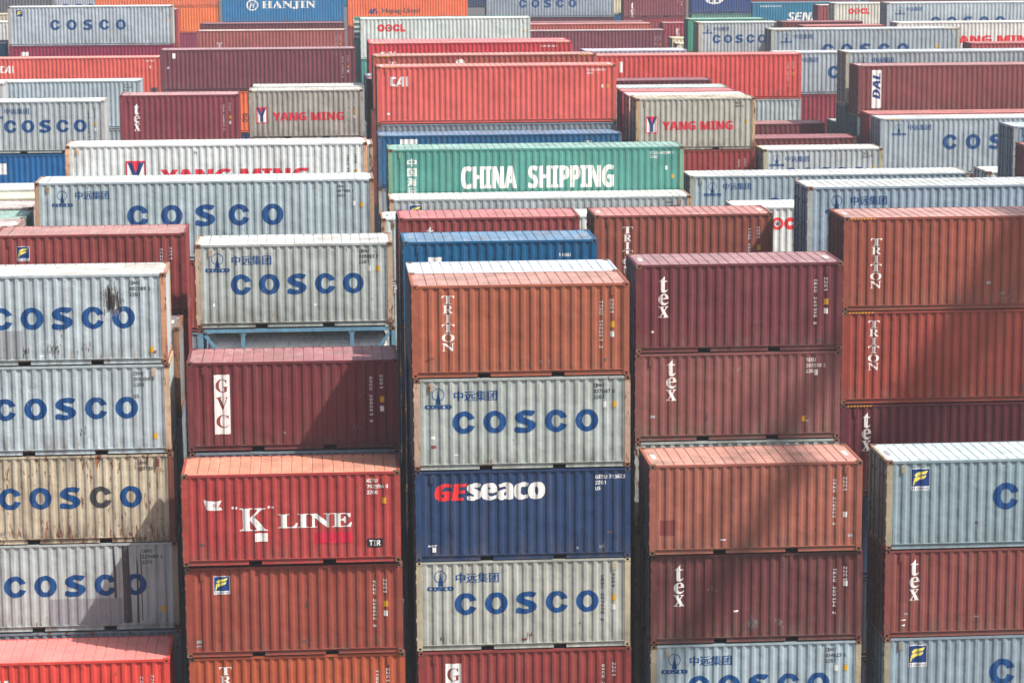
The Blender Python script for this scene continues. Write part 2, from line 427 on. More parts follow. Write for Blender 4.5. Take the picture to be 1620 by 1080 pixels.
def m_side(L, H, k):
    mb = MB(); P = profile(L)[1:-1]; z0 = .166; z1 = H - .078
    if 1:
        f = (lambda y: PY + y) if k == 0 else (lambda y: D - PY - y)
        for (a, ya), (b, yb) in zip(P, P[1:]):
            q = [(a, f(ya), z0), (b, f(yb), z0), (b, f(yb), z1), (a, f(ya), z1)]
            mb.poly(q if k == 0 else q[::-1])
    return mb.mesh("side_wall")
def m_roof(L, H):
    mb = MB(); z = H - .018; g = .028; dz = .022; e = .42
    n = 18 if L < 7 else 40
    p = (L - 2 * e) / n; ya = .05; yb = D - .05; ia = .11; ib = D - .11
    mb.poly([(.06, ya, z - .01), (e, ya, z), (e, yb, z), (.06, yb, z - .01)]); mb.poly([(L - e, ya, z), (L - .06, ya, z - .01), (L - .06, yb, z - .01), (L - e, yb, z)])
    for i in range(n):
        a = e + i * p; b = a + p
        mb.poly([(a, ya, z), (b, ya, z), (b, ia, z), (a, ia, z)]); mb.poly([(a, ib, z), (b, ib, z), (b, yb, z), (a, yb, z)])
        c0 = a + g; c1 = b - g
        m0 = a + .007; m1 = b - .007
        mb.poly([(c0, ia, z), (c1, ia, z), (c1, ib, z), (c0, ib, z)])
        mb.poly([(a, ia, z - dz), (m0, ia, z - dz), (m0, ib, z - dz), (a, ib, z - dz)]); mb.poly([(m1, ia, z - dz), (b, ia, z - dz), (b, ib, z - dz), (m1, ib, z - dz)])
        mb.poly([(m0, ia, z - dz), (c0, ia, z), (c0, ib, z), (m0, ib, z - dz)]); mb.poly([(c1, ia, z), (m1, ia, z - dz), (m1, ib, z - dz), (c1, ib, z)])
        mb.poly([(a, ia, z), (c0, ia, z), (m0, ia, z - dz), (a, ia, z - dz)]); mb.poly([(c1, ia, z), (b, ia, z), (b, ia, z - dz), (m1, ia, z - dz)])
    return mb.mesh("roof_panel")
def m_end(L, H):
    """closed corrugated end at x = L"""
    mb = MB(); a = c = .178; n = 9; p = (D - 2 * c) / n; z0 = .16; z1 = H - .12; x = L - .03
    pts = []
    for i in range(n):
        y = c + i * p; pts += [(y, 0), (y + .27 * p, 0), (y + .5 * p, .045), (y + .77 * p, .045)]
    pts.append((D - c, 0))
    pts = [(.085, 0)] + pts + [(D - .085, 0)]
    for (y0, d0), (y1, d1) in zip(pts, pts[1:]):
        mb.poly([(x - d0, y0, z0), (x - d1, y1, z0), (x - d1, y1, z1), (x - d0, y0, z1)])
    return mb.mesh("end_wall")
def m_doors(L, H):
    """two door leaves at x = 0"""
    mb = MB(); z0 = .165; z1 = H - .125; mid = D / 2
    for y0, y1 in ((.1, mid - .012), (mid + .012, D - .1)):
        mb.box(.03, .07, y0, y1, z0, z1)
        h = (z1 - z0) / 5
        for k in range(5):
            mb.box(.012, .03, y0 + .1, y1 - .1, z0 + k * h + .06, z0 + (k + 1) * h - .06)
    return mb.mesh("door")
def m_bars(L, H):
    mb = MB()
    for y in (.42, .86, D - .86, D - .42):
        mb.cyl((-.018, y, .08), (-.018, y, H - .07), .021, 8)
        for z in (.14, .75, 1.3, H - .55, H - .13): mb.box(-.03, .03, y - .05, y + .05, z - .035, z + .035)
    return mb.mesh("locking_bar")
def m_handles(L, H):
    mb = MB()
    for y, s in ((.42, 1), (.86, 1), (D - .86, -1), (D - .42, -1)):
        z = 1.05 if y in (.42, D - .42) else 1.2
        mb.box(-.05, -.038, min(y, y + s * .42), max(y, y + s * .42), z - .016, z + .016)
    return mb.mesh("door_handle")
def m_hinges(L, H):
    mb = MB()
    for z in (.35, .9, 1.45, 2.0, H - .3):
        mb.box(-.012, .02, .0, .1, z - .05, z + .05); mb.box(-.012, .02, D - .1, D, z - .05, z + .05)
    return mb.mesh("hinge")
def m_cast():
    """ISO corner casting, 178 x 162 x 118, with oval holes in the front, end and top faces (mirror by scale)"""
    mb = MB(); a, b, c = .178, .162, .118
    def face(o, u, v, su, sv, ru, rv, dp, nrm):
        o = Vector(o); u = Vector(u); v = Vector(v); nrm = Vector(nrm)
        n = 12; cu, cv = su * .5, sv * .5
        oc = []; ic = []
        for i in range(n):
            t = 2 * math.pi * i / n; cs, sn = math.cos(t), math.sin(t)
            m_ = max(abs(cs), abs(sn)); oc.append(o + u * (cu + cs / m_ * cu) + v * (cv + sn / m_ * cv))
            ic.append(o + u * (cu + cs * ru) + v * (cv + sn * rv))
        for i in range(n):
            j = (i + 1) % n
            mb.poly([oc[i], oc[j], ic[j], ic[i]]); mb.poly([ic[i], ic[j], ic[j] - nrm * dp, ic[i] - nrm * dp], 1)
        mb.poly([p - nrm * dp for p in ic], 1)
    face((0, 0, 0), (1, 0, 0), (0, 0, 1), a, c, .038, .032, .04, (0, -1, 0))
    face((0, 0, 0), (0, 1, 0), (0, 0, 1), b, c, .038, .032, .04, (-1, 0, 0))
    face((0, 0, c), (1, 0, 0), (0, 1, 0), a, b, .045, .03, .03, (0, 0, 1))
    mb.poly([(0, b, 0), (a, b, 0), (a, b, c), (0, b, c)]); mb.poly([(a, 0, 0), (a, b, 0), (a, b, c), (a, 0, c)]); mb.poly([(0, 0, 0), (0, b, 0), (a, b, 0), (a, 0, 0)])
    return mb.mesh("corner_casting")
H8 = 2.591; H9 = 2.896; L2 = 6.058; L4 = 12.192
_n = [0]; STK = {}
def container(x, y, zt, L=L2, H=H8, side=(158, 168, 172), roof=None, marks=(), dirt=.35, rust=.15, label="", group=None, haz=False, cast=None,
              door=True, fine=True, name="shipping_container", rot=0.0, frame=None, jit=.012):
    _n[0] += 1; sd = _n[0]
    rnd = random.Random(sd * 13); CUR[0] = rnd.choice((0, 0, 1, 2))
    r = bpy.data.objects.new(name, None); COL.objects.link(r); r.empty_display_size = .3
    STK.setdefault((round(x), round(y), L), []).append((x, y, zt - H, side))
    r.location = (x + rnd.uniform(-jit, jit), y + rnd.uniform(-jit, jit) * 2, CAMZ + zt - H); r.rotation_euler = (0, 0, R(rot + rnd.uniform(-.06, .06)))
    r["label"] = label; r["category"] = "shipping container"
    if group: r["group"] = group
    if roof is None: roof = tuple(int(v * .80 + 22) for v in side)
    S = paint("side_paint", side, dirt, rust, sd, 'side', H=H); roof = tuple(int(v * .80 + 148 * .20) if max(side) - min(side) > 30 else v for v in roof)
    T = paint("roof_paint", roof, min(1, dirt * 1.15), min(1, rust + .14), sd, 'roof', .6)
    Fm = paint("frame_paint", frame or side, dirt, min(1, rust * 1.9 + .1), sd + 200, 'side', H=H)
    K = dict()
    fk = L < 7
    add("frame", cached(("fr", L, H), lambda: m_frame(L, H, fk)), [Fm, DARK, S], r)
    add("side_wall", cached(("sd", L, H, 0, CUR[0]), lambda: m_side(L, H, 0)), S, r)
    add("side_wall", cached(("sd", L, H, 1, CUR[0]), lambda: m_side(L, H, 1)), S, r)
    add("roof_panel", cached(("rf", L, H), lambda: m_roof(L, H)), T, r)
    add("end_wall", cached(("en", L, H), lambda: m_end(L, H)), S, r)
    d = add("door", cached(("dr", L, H), lambda: m_doors(L, H)), S, r)
    add("locking_bar", cached(("lb", L, H), lambda: m_bars(L, H)), RUBBER, d)
    if fine:
        add("door_handle", cached(("dh", L, H), lambda: m_handles(L, H)), RUBBER, d)
        add("hinge", cached(("hg", L, H), lambda: m_hinges(L, H)), Fm, d)
    cm = cast or (RUSTY[sd % 2] if rust > .22 or rnd.random() < .3 else Fm)
    ca = cached("cast", m_cast)
    for X, sx in ((0, 1), (L, -1)):
        for Y, sy in ((0, 1), (D, -1)):
            for Z, sz in ((0, -1), (H, 1)):
                o = add("corner_casting", ca, [cm, DARK], r)
                o.location = (X, Y, .118 if sz < 0 else H - .118); o.scale = (sx, sy, sz)
    k = 0
    for (pn, colr, polys) in marks:
        off = .003 + .0012 * k; k += 1
        m = conform(polys, L, off)
        if m.f: add(pn, m.mesh(pn), LETTER[colr], r)
    if haz:
        for xx in (.2, L - 1.0):
            st = []; bk = []
            for i in range(8): st.append([(xx + i * .1, H - .07), (xx + i * .1 + .05, H - .07), (xx + i * .1 + .08, H - .022), (xx + i * .1 + .03, H - .022)])
            mb = MB()
            for q in st: mb.poly([(p[0], .001, p[1]) for p in q])
            add("hazard_stripe", mb.mesh("hazard_stripe"), LETTER["yellow"], r)
    # roof code patches and vent
    mb = MB(); zz = H - .014
    for x0 in (.2, L - .34):
        mb.poly([(x0, .9, zz), (x0 + .12, .9, zz), (x0 + .12, 1.5, zz), (x0, 1.5, zz)])
    if rnd.random() < .6: add("roof_mark", mb.mesh("roof_mark"), LETTER["white" if rnd.random() < .7 else "grey"], r)
    mb = MB()
    vx = rnd.choice([L - .52, .42])
    ix = yat(vx + .06, L)
    mb.box(vx, vx + .1, PY - .012, PY + .05, H - .36, H - .14); 
    for q in range(3): mb.box(vx + .02, vx + .08, PY - .018, PY - .012, H - .33 + q * .06, H - .305 + q * .06)
    if group == "containers of the nearest block":
        for q in range(rnd.choice((0, 1, 2, 3))):
            cx_, cz_, w_, h_ = rnd.uniform(.5, L - .6), rnd.choice((rnd.uniform(.25, .7), rnd.uniform(.3, H - .4))), rnd.uniform(.08, .5), rnd.uniform(.05, .25)
            pl = []
            for i_ in range(rnd.randint(3, 9)):
                a_ = cx_ + rnd.uniform(-.5, .5) * w_; b_ = cz_ + rnd.uniform(-.5, .5) * h_; u_ = rnd.uniform(.01, .035); v_ = rnd.uniform(.03, .14)
                pl.append([(a_, b_), (a_ + u_, b_ + .01), (a_ + u_ * .7, b_ + v_), (a_ - .004, b_ + v_ * .7)])
            add("scuff", conform(pl, L, .0022).mesh("scuff"), LETTER[rnd.choice(("smoke", "rusty", "soot", "fadedgrey"))], r)
        for q in range(rnd.choice((1, 2, 3))):
            xx = rnd.choice((rnd.uniform(.22, .6), rnd.uniform(L - 1.2, L - .3), rnd.uniform(1, L - 1))); zq = rnd.uniform(.2, .9)
            add("small_label", conform(rect(xx, zq, rnd.uniform(.05, .16), rnd.uniform(.03, .09)), L, .0025).mesh("small_label"), LETTER[rnd.choice(("white", "grey", "dullred", "fadedgrey", "soot"))], r)
    add("vent", mb.mesh("vent"), Fm, r)
    return r
def tank(x, y, zt, label, L=L2, H=H8):
    r = bpy.data.objects.new("tank_container", None); COL.objects.link(r); r.location = (x, y, CAMZ + zt - H); r["label"] = label; r["category"] = "tank container"
    P = paint("blue_frame_paint", (98, 144, 168), .5, .55, 77, 'side'); Wt = paint("tank_shell", (212, 214, 210), .75, .2, 78, 'side')
    mb = MB()
    for X in (.004, L - .13):
        for Y in (.004, D - .13): mb.box(X, X + .126, Y, Y + .126, .118, H - .118)
    for Y in (.01, D - .11):
        mb.box(.178, L - .178, Y, Y + .1, H - .125, H - .012); mb.box(.178, L - .178, Y, Y + .1, .012, .13)
    for X in (.01, L - .11):
        mb.box(X, X + .1, .178, D - .178, H - .125, H - .012); mb.box(X, X + .1, .178, D - .178, .012, .13)
    add("frame", mb.mesh("frame"), P, r)
    for Y in (.03, D - .1):
        for X in (1.35, L - 1.35):
            mb = MB(); mb.box(X - .06, X + .06, Y, Y + .06, .13, H - .125); mb.box(X - .1, X + .1, Y - .004, Y + .07, H - .2, H - .126); add("strut", mb.mesh("strut"), P, r)
        for s in (0, 1):
            mb = MB(); xa, xb = (.13, .95) if s == 0 else (L - .13, L - .95); w_ = .11 if s == 0 else -.11
            for za, zb in ((H - .2, H - 1.25), (.2, 1.25)):
                a, b = Y, Y + .055
                q = [(xa, za), (xa + w_, za), (xb + w_, zb), (xb, zb)]
                mb.poly([(u, a, v) for u, v in q]); mb.poly([(u, b, v) for u, v in q])
                for i in range(4):
                    u0, v0 = q[i]; u1, v1 = q[(i + 1) % 4]; mb.poly([(u0, a, v0), (u1, a, v1), (u1, b, v1), (u0, b, v0)])
            add("brace", mb.mesh("brace"), P, r)
    mb = MB(); n = 40; cy = D / 2; cz = H / 2 + .03; rr = 1.13
    rings = [(.2, .25), (.24, .7), (.34, 1.0), (.5, rr), (L - .5, rr), (L - .34, 1.0), (L - .24, .7), (L - .2, .25)]
    pts = [[(X, cy + q * math.cos(2 * math.pi * i / n), cz + q * math.sin(2 * math.pi * i / n)) for i in range(n)] for X, q in rings]
    for A, B in zip(pts, pts[1:]):
        for i in range(n): j = (i + 1) % n; mb.poly([A[i], A[j], B[j], B[i]])
    mb.poly(pts[0][::-1]); mb.poly(pts[-1])
    t = add("tank", mb.mesh("tank"), Wt, r)
    mb = MB()
    for X in (1.1, 2.1, L / 2, L - 2.1, L - 1.1):
        q = 24
        for i in range(n):
            j = (i + 1) % n; a, b = 2 * math.pi * i / n, 2 * math.pi * j / n
            for r0 in (1.132, 1.15):
                mb.poly([(X - .03, cy + r0 * math.cos(a), cz + r0 * math.sin(a)), (X - .03, cy + r0 * math.cos(b), cz + r0 * math.sin(b)), (X + .03, cy + r0 * math.cos(b), cz + r0 * math.sin(b)), (X + .03, cy + r0 * math.cos(a), cz + r0 * math.sin(a))])
    add("band", mb.mesh("band"), Wt, t)
    for X, sx in ((0, 1), (L, -1)):
        for Y, sy in ((0, 1), (D, -1)):
            for Z, sz in ((0, -1), (H, 1)):
                o = add("corner_casting", cached("cast", m_cast), [RUSTY[0], DARK], r); o.location = (X, Y, .118 if sz < 0 else H - .118); o.scale = (sx, sy, sz)
    return r
def rack_bundle(x, y, zt, label, n=4):
    r = bpy.data.objects.new("flat_rack_bundle", None); COL.objects.link(r); r.location = (x, y, CAMZ + zt - n * .36); r["label"] = label; r["category"] = "flat rack bundle"
    W_ = paint("white_rack_paint", (205, 208, 202), .4, .3, 91); G_ = paint("teal_rack_paint", (70, 128, 112), .4, .3, 92)
    for k in range(n):
        mb = MB(); z = k * .36
        mb.box(0, L4, .0, .12, z, z + .17); mb.box(0, L4, D - .12, D, z, z + .17); mb.box(0, .2, .12, D - .12, z, z + .17); mb.box(L4 - .2, L4, .12, D - .12, z, z + .17); mb.box(.2, L4 - .2, .12, D - .12, z + .1, z + .15)
        add("rack", mb.mesh("rack"), W_, r)
        mb = MB(); mb.box(.03, L4 - .03, .04, .14, z + .175, z + .355); mb.box(.03, L4 - .03, D - .14, D - .04, z + .175, z + .355); add("folded_end", mb.mesh("folded_end"), G_, r)
    return r
# ---------------------------------------------------------------- paints (side, roof)
GR = ((150, 164, 170), (186, 190, 192)); GRW = ((160, 167, 162), (198, 200, 194)); GRL = ((168, 180, 184), (204, 200, 190)); GRB = ((130, 149, 155), (184, 200, 204))
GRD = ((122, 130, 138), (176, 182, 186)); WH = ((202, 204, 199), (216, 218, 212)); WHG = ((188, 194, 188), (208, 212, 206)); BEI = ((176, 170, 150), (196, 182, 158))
MAR = ((106, 54, 54), (156, 90, 96)); MAR2 = ((98, 44, 52), (146, 88, 96)); RED = ((134, 56, 52), (186, 100, 98)); BRN = ((138, 70, 54), (196, 140, 128)); ORB = ((156, 86, 62), (188, 134, 118))
CORAL = ((204, 66, 56), (222, 120, 112)); KRED = ((160, 58, 56), (206, 128, 98)); NAVY = ((34, 58, 94), (80, 96, 130)); BLU = ((0, 84, 126), (96, 136, 168)); GRN = ((72, 136, 126), (140, 182, 168))
ORG = ((226, 104, 52), (230, 160, 120)); HBL = ((0, 108, 160), (90, 140, 170)); TEAL = ((0, 112, 146), (96, 150, 168)); MAG = ((134, 30, 66), (170, 100, 120)); TGRY = ((86, 116, 122), (190, 200, 196))
RB = ((140, 50, 46), (176, 96, 90)); PINK = ((160, 66, 66), (196, 118, 114))
def rt(L, H, lines, col="white", yel=.72, wht=.72, x=None):
    x = L - 1.04 if x is None else x
    o = block_serial(x, H - .2, lines, col) if lines else []
    if yel: o.append(("warning_label", "yellow", rect(L - .52, H - yel - .17, .12, .17)))
    if wht: o.append(("data_label", "white", rect(L - .78, H - wht - .17, .1, .17)))
    return o
def vt(L, H, a, b="22G1", col="white", yel=1.25, wht=1.5):
    o = vert_serial(L - .84, H - .5, a, b, col)
    if yel: o.append(("warning_label", "yellow", rect(L - .54, H - yel, .12, .17)))
    if wht: o.append(("data_label", "white", rect(L - .54, H - wht - .02, .11, .16)))
    return o
FR = "containers of the nearest block"; MD = "containers of the middle blocks"; FAR = "containers of the far blocks"
def C(x, y, zt, pal, label, marks=(), L=L2, H=H8, g=FR, **k):
    return container(x, y, zt, L, H, pal[0], pal[1], marks, label=label, group=g, **k)
# ---- stack in the middle, nearest row
C(2.59, 70.8, -10.35, ORB, "rust orange container topping the nearest middle stack, white capitals running down it", triton(L2, H8) + vt(L2, H8, "TTNU 146261 3"), rust=.18)
C(2.61, 70.78, -12.96, GRW, "pale grey container with blue lettering directly under the rust orange one of the middle stack", cosco20(L2, H8) + rt(L2, H8, ["CBHU", "327047 0", "22G1"], "black"), dirt=.4, rust=.35, frame=(182, 150, 128))
C(2.63, 70.82, -15.57, NAVY, "navy blue container with red and white lettering in the middle stack", geseaco(L2, H8) + rt(L2, H8, ["GESU 313622 7", "22G1", "US"], "white", 0, 0, L2 - 1.0), dirt=.25, rust=.05)
C(2.64, 70.8, -18.17, ((166, 167, 158), (194, 196, 188)), "cream grey container with blue lettering beneath the navy blue one", cosco20(L2, H8) + vt(L2, H8, "UESU 227478 2", col="dark"), dirt=.35, rust=.15, frame=(180, 168, 140))
C(2.66, 70.8, -20.78, RED, "dusty red container with a white letter panel at the bottom edge, middle stack", gvc(L2, H8) + vt(L2, H8, "GVCU 205211 4"), rust=.12)
C(2.62, 73.62, -10.4, ((176, 184, 194), (198, 206, 218)), "container with a white roof right behind the rust orange top one", rt(L2, H8, [], yel=0, wht=0), cast=None, rust=.1)
C(2.67, 79.9, -10.3, BLU, "blue container whose blue roof shows between a white roof and a dull red roof", [("sticker", "white", rect(.78, H8 - .9, .42, .4))] + block_serial(L2 - 1.2, H8 - .42, ["1 HBU"], "white"), rust=.2)
C(2.72, 85.8, -10.27, ((134, 60, 60), (200, 116, 114)), "dull red container with a pinkish roof behind the blue roofed one", tex(L2, H8, .9, .3) + rt(L2, H8, [], yel=0, wht=0), rust=.2)
C(2.55, 100.7, -12.05, WHG, "white roofed container with a rusty corner post, half hidden behind the pinkish roofed one", (), L=L4, rust=.5, frame=(180, 150, 120))
# ---- left of the middle: red stack in the nearest row
C(-3.84, 70.6, -15.5, KRED, "bright red container with a white flag and big white serif letters", kline(L2, H8) + rt(L2, H8, ["KLTU", "762594 0", "2260"], "white", .75, 0, 5.12), rust=.25, dirt=.3, frame=(160, 66, 56))
C(-3.82, 70.75, -18.16, ((142, 66, 52), (170, 104, 92)), "brick red container with a small blue and yellow sticker, under the bright red one", florens(.8, H8 - .28, .42) + vt(L2, H8, "FCIU 258652 9"), rust=.14)
C(-3.76, 70.75, -20.76, ((164, 78, 50), (190, 118, 96)), "orange brown container at the bottom edge, under the brick red one", triton(L2, H8) + vt(L2, H8, "TTNU 118304 7"), rust=.14)
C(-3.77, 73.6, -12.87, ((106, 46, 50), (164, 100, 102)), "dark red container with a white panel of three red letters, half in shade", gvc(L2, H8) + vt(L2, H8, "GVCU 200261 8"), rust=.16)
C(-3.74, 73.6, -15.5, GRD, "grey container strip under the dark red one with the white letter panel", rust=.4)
C(-3.71, 79.44, -10.24, GRW, "pale grey container with blue lettering standing on the blue framed tank", cosco20(L2, H8) + rt(L2, H8, ["CBHU", "335853 5", "22G1"], "black"), rust=.38, dirt=.4, frame=(182, 158, 132))
tank(-3.66, 79.44, -12.86, "blue framed tank container with a dirty white tank, behind the dark red container")
# ---- leftmost stack (second row) and the red box before it
C(-10.36, 70.75, -20.76, CORAL, "coral red container with its roof half in shade at the bottom left corner", cai(L2, H8) + vt(L2, H8, "CAIU 237105 2", yel=0), rust=.02, dirt=.1)
SX = [.95 + .86 * i for i in range(5)]
def smudge(x, z, w_, h, seed, col="smoke", n=34):
    rd = random.Random(seed); o = []
    for i in range(n):
        a = rd.gauss(0, .28) * w_; hh = h * rd.uniform(.05, .55) * (1 - min(.8, abs(a) / w_)); zc = z + rd.gauss(0, .22) * h
        ww = rd.uniform(.015, .05)
        o.append([(x + a, zc - hh / 2), (x + a + ww, zc - hh / 2 + .02), (x + a + ww * .8, zc + hh / 2), (x + a + .01, zc + hh / 2 - .03)])
    return [("stain", col, o)]
C(-10.34, 73.6, -10.28, GRL, "pale container with blue lettering, smudged grey, at the top of the left front stack",
  cosco20(L2, H8, False, False) + smudge(4.5, H8 - .75, .55, .75, 4, "smoke", 150) + smudge(1.9, .4, .5, .35, 6, "soot", 22) + smudge(2.8, .45, .35, .4, 8, "smoke", 40) + [("repair_patch", "fadedgrey", rect(1.25, .22, .72, .78))] + rt(L2, H8, ["CBHU", "892989 3", "22G1"], "dark", 2.1, 0), rust=.42, dirt=.4, frame=(190, 140, 108))
C(-10.30, 73.6, -12.89, GRL, "pale blue grey container with blue lettering, second from the top of the left front stack", cosco20(L2, H8, False, False, 1.05) + rt(L2, H8, ["CBHU", "306386 9", "2261", "", " US"], "dark", 2.0, 0), rust=.34, dirt=.45, frame=(196, 168, 140))
C(-10.26, 73.6, -15.5, ((184, 174, 150), (200, 190, 170)), "badly rusted pale container, one letter dark, third in the left front stack",
  [("lettering", "blue", fat_word([1.05 + .86 * i for i in range(5)], H8 - .93, .645, .64)), ("stain", "dark", ring(1.05 + .86 * 3 + .3225, H8 - .93 - .32, .3225, .32, .645 * .2, .64 * .28, 20, 340))] + rt(L2, H8, ["CBHU", "300738"], "dark", 0, 0), rust=.8, dirt=.8, frame=(112, 62, 54))
C(-10.20, 73.6, -18.1, ((166, 176, 174), (190, 192, 190)), "pale container with blue lettering and a sooty vertical streak, fourth in the left front stack",
  cosco20(L2, H8, False, False, 1.05) + [("stain", "soot", [[(4.45, .2), (4.70, .2), (4.67, 1.4), (4.64, H8 - .1), (4.44, H8 - .1), (4.46, 1.2)]] + [[(4.2, .8), (4.28, .8), (4.27, 1.8), (4.22, H8 - .1), (4.18, H8 - .1)], [(4.84, .2), (4.9, .2), (4.9, 1.9), (4.86, 2.2)], [(4.98, .25), (5.01, .25), (5.0, 2.2), (4.97, 2.3)]])] + [("repair_patch", "fadedgrey", rect(2.35, .17, 2.08, .78))] + rt(L2, H8, ["CBHU", "323489 3", "  2210"], "dark", 1.9, 0), rust=.36, dirt=.55, frame=(150, 142, 120))
C(-10.18, 73.6, -20.72, GRD, "grey container peeking out behind the coral red one at bottom left", rust=.6, dirt=.6)
C(-10.14, 76.4, -12.3, ((118, 124, 130), (112, 108, 104)), "grey container with rusty post in the shaded gap beside the left front stack", rust=.8, dirt=.7, frame=(150, 112, 84))  # roof grey is darkened to stand in for shade lying on it
C(-10.2, 82.7, -10.26, ((130, 58, 56), (180, 126, 120)), "dull red container with a small blue and yellow sticker behind the left front stack", florens(.72, H8 - .38, .38) + vt(L2, H8, "FCIU 217743 0", yel=0, wht=0), rust=.2)
C(-10.2, 82.7, -12.87, ((130, 58, 56), (180, 126, 120)), "dull red container under the one with the blue and yellow sticker", rust=.2)
# ---- right of the middle: stack with the salmon box in front
C(9.19, 73.8, -10.28, ((102, 48, 53), (164, 116, 118)), "maroon container with white lettering topping the stack right of the middle one", tex(L2, H8, .66, .36) + vt(L2, H8, "TEXU 245198 8"), rust=.1)
C(9.17, 73.8, -12.89, ((122, 73, 70), (160, 104, 100)), "dusty maroon container with a grimy lower edge, under the maroon one right of middle", tex(L2, H8, .92, .2) + rt(L2, H8, ["TEXU", "263518 2", "2261"], "white", 0, .55) + [("warning_label", "yellow", rect(4.93, .5, .1, .16))], rust=.16, dirt=.6)
C(9.17, 73.8, -15.5, GRW, "grey container of which a strip shows above the salmon roof", rust=.5)
C(9.2, 70.6, -15.5, ((150, 88, 72), (196, 136, 120)), "salmon red container with a stained salmon roof, in the front row right of the middle", [("repair_patch", "dullred", rect(.3, .55, .42, .45))] + vt(L2, H8, "TRIU 376923 4", yel=0, wht=1.6), rust=.2, dirt=.4)
C(9.25, 70.7, -18.12, ((98, 52, 52), (150, 94, 92)), "dark maroon container with white lettering and a scraped round mark, under the salmon one", tex(L2, H8, .66, .3) + smudge(2.9, .55, .3, .4, 12, "smoke", 40) + [("stain", "dullred", rect(1.55, .17, .05, H8 - .3) + rect(1.86, .17, .03, 1.3))] + vt(L2, H8, "TEXU 305134 2", yel=0, wht=1.0), rust=.18, dirt=.45)
C(9.25, 70.7, -20.74, ((150, 166, 172), (196, 202, 204)), "pale grey container with blue lettering at the bottom edge, under the dark maroon one", cosco20(L2, H8) + rt(L2, H8, ["CBHU", "334623 0", "22G1"], "dark"), rust=.3, dirt=.35, frame=(170, 156, 132))
# ---- right front: long boxes
C(16.08, 71.3, -15.67, GRB, "long blue grey container with a blue and yellow sticker, top of the right front stack", florens(.72, H8 - .25, .52) + [("lettering", "blue", fat_word([3.1 + 1.21 * i for i in range(5)], H8 - .7, .76, .78))], L=L4, rust=.25, dirt=.3, frame=(160, 150, 124))
C(16.08, 71.3, -18.28, ((126, 66, 61), (160, 96, 92)), "long dull red container with white lettering, second in the right front stack", tex(L4, H8, .72, .3) + [("colour_patch", "dullred", rect(.36, 1.05, .3, .72)), ("small_mark", "white", rect(.5, .5, .14, .03) + rect(.52, .34, .1, .04))], L=L4, rust=.22, dirt=.45)
C(16.1, 71.3, -20.88, ((134, 150, 160), (176, 190, 200)), "long blue grey container with a blue and yellow sticker at the bottom right corner", florens(.72, H8 - .25, .52) + [("lettering", "blue", fat_word([3.1 + 1.21 * i for i in range(5)], H8 - .7, .76, .78))], L=L4, rust=.3, dirt=.4, frame=(150, 142, 120))
C(16.1, 77.95, -9.5, BRN, "long rust red container with white capitals, topmost of three at right", triton(L4, H9, .85, .66), L=L4, H=H9, rust=.25, haz=True)
C(16.1, 77.95, -12.41, ((142, 62, 50), (180, 106, 96)), "long rust red container with white capitals, under the topmost one at right", triton(L4, H9, .83, .3), L=L4, H=H9, rust=.2, haz=True)
C(16.1, 77.95, -15.33, ((96, 42, 50), (140, 80, 84)), "long dark maroon container behind the blue grey roof at right, in shade", tex(L4, H9, .68, .27), L=L4, H=H9, rust=.2, haz=True)
C(16.1, 83.9, -9.2, ((138, 156, 170), (204, 208, 204)), "long pale blue container with blue characters behind the long rust red stack", cosco40(L4, H8), L=L4, rust=.25, frame=(160, 164, 160))
C(9.32, 86.07, -10.3, ((134, 71, 58), (196, 124, 116)), "brown container with white capitals and a pink roof behind the maroon one", triton(L2, H8, .95, .4) + vt(L2, H8, "TTNU 902114 5", wht=0), rust=.3, dirt=.4, frame=(128, 72, 56))
C(16.05, 98.3, -11.52, WH, "white container with red lettering and a white roof behind the brown one", oocl(L4, H8, .92, .42), L=L4, rust=.3)
# ---- second band, left
C(-10.06, 93.9, -9.78, ((158, 173, 177), (204, 208, 210)), "long grey container with widely spaced blue letters, white roof and rusty left post", cosco40(L4, H9) + rt(L4, H9, ["CBHU", "987896 1", "45G1"], "dark", .85, .8, L4 - 1.35), L=L4, H=H9, rust=.4, frame=(172, 140, 112))
C(-10.06, 93.9, -12.69, RED, "red container directly under the long grey one with the rusty left post", L=L4, rust=.2)
C(-10.06, 93.9, -15.3, GRD, "grey container in the gap two below the long grey one with rusty post", L=L4, rust=.2)
C(-16.46, 93.7, -11.0, ((96, 160, 140), (142, 182, 166)), "pale green container with hazard stripes, its green end lit, at the left edge", haz=True, rust=.25)
C(-16.4, 90.85, -10.95, ((176, 150, 146), (196, 182, 178)), "grey pink roofed container in front of the pale green one at the left edge", rust=.5, dirt=.6)
C(-16.46, 96.5, -10.95, ((180, 160, 156), (206, 190, 184)), "faded pink roofed container behind the pale green one at the left edge", rust=.4, dirt=.5)
C(-16.46, 99.3, -10.91, ((180, 176, 150), (214, 206, 176)), "cream roofed container at the left edge, third roof from the pale green one", rust=.3)
C(-22.6, 102.15, -10.87, WH, "long white roofed container under the blue one at the left edge", L=L4, rust=.1)
C(-10.06, 105.75, -9.53, ((202, 206, 204), (222, 224, 222)), "long white container with red and blue emblem, left of the sea green one", ym40(L4, H9) + vt(L4, H9, "YMLU 490117 3", "4510", "dark"), L=L4, H=H9, rust=.4, frame=(206, 158, 126))
C(-9.75, 108.6, -9.86, WH, "white container just behind the long white one with the emblem", L=L4, rust=.5, frame=(170, 150, 130), g=MD)
C(-16.5, 131.0, -9.56, ((162, 170, 172), (204, 208, 206)), "grey container with blue lettering standing on a bright blue one at the left edge", cosco20(L2, H8) + vt(L2, H8, "CBHU 284413 9", col="dark"), g=MD, rust=.15, frame=(176, 172, 168))
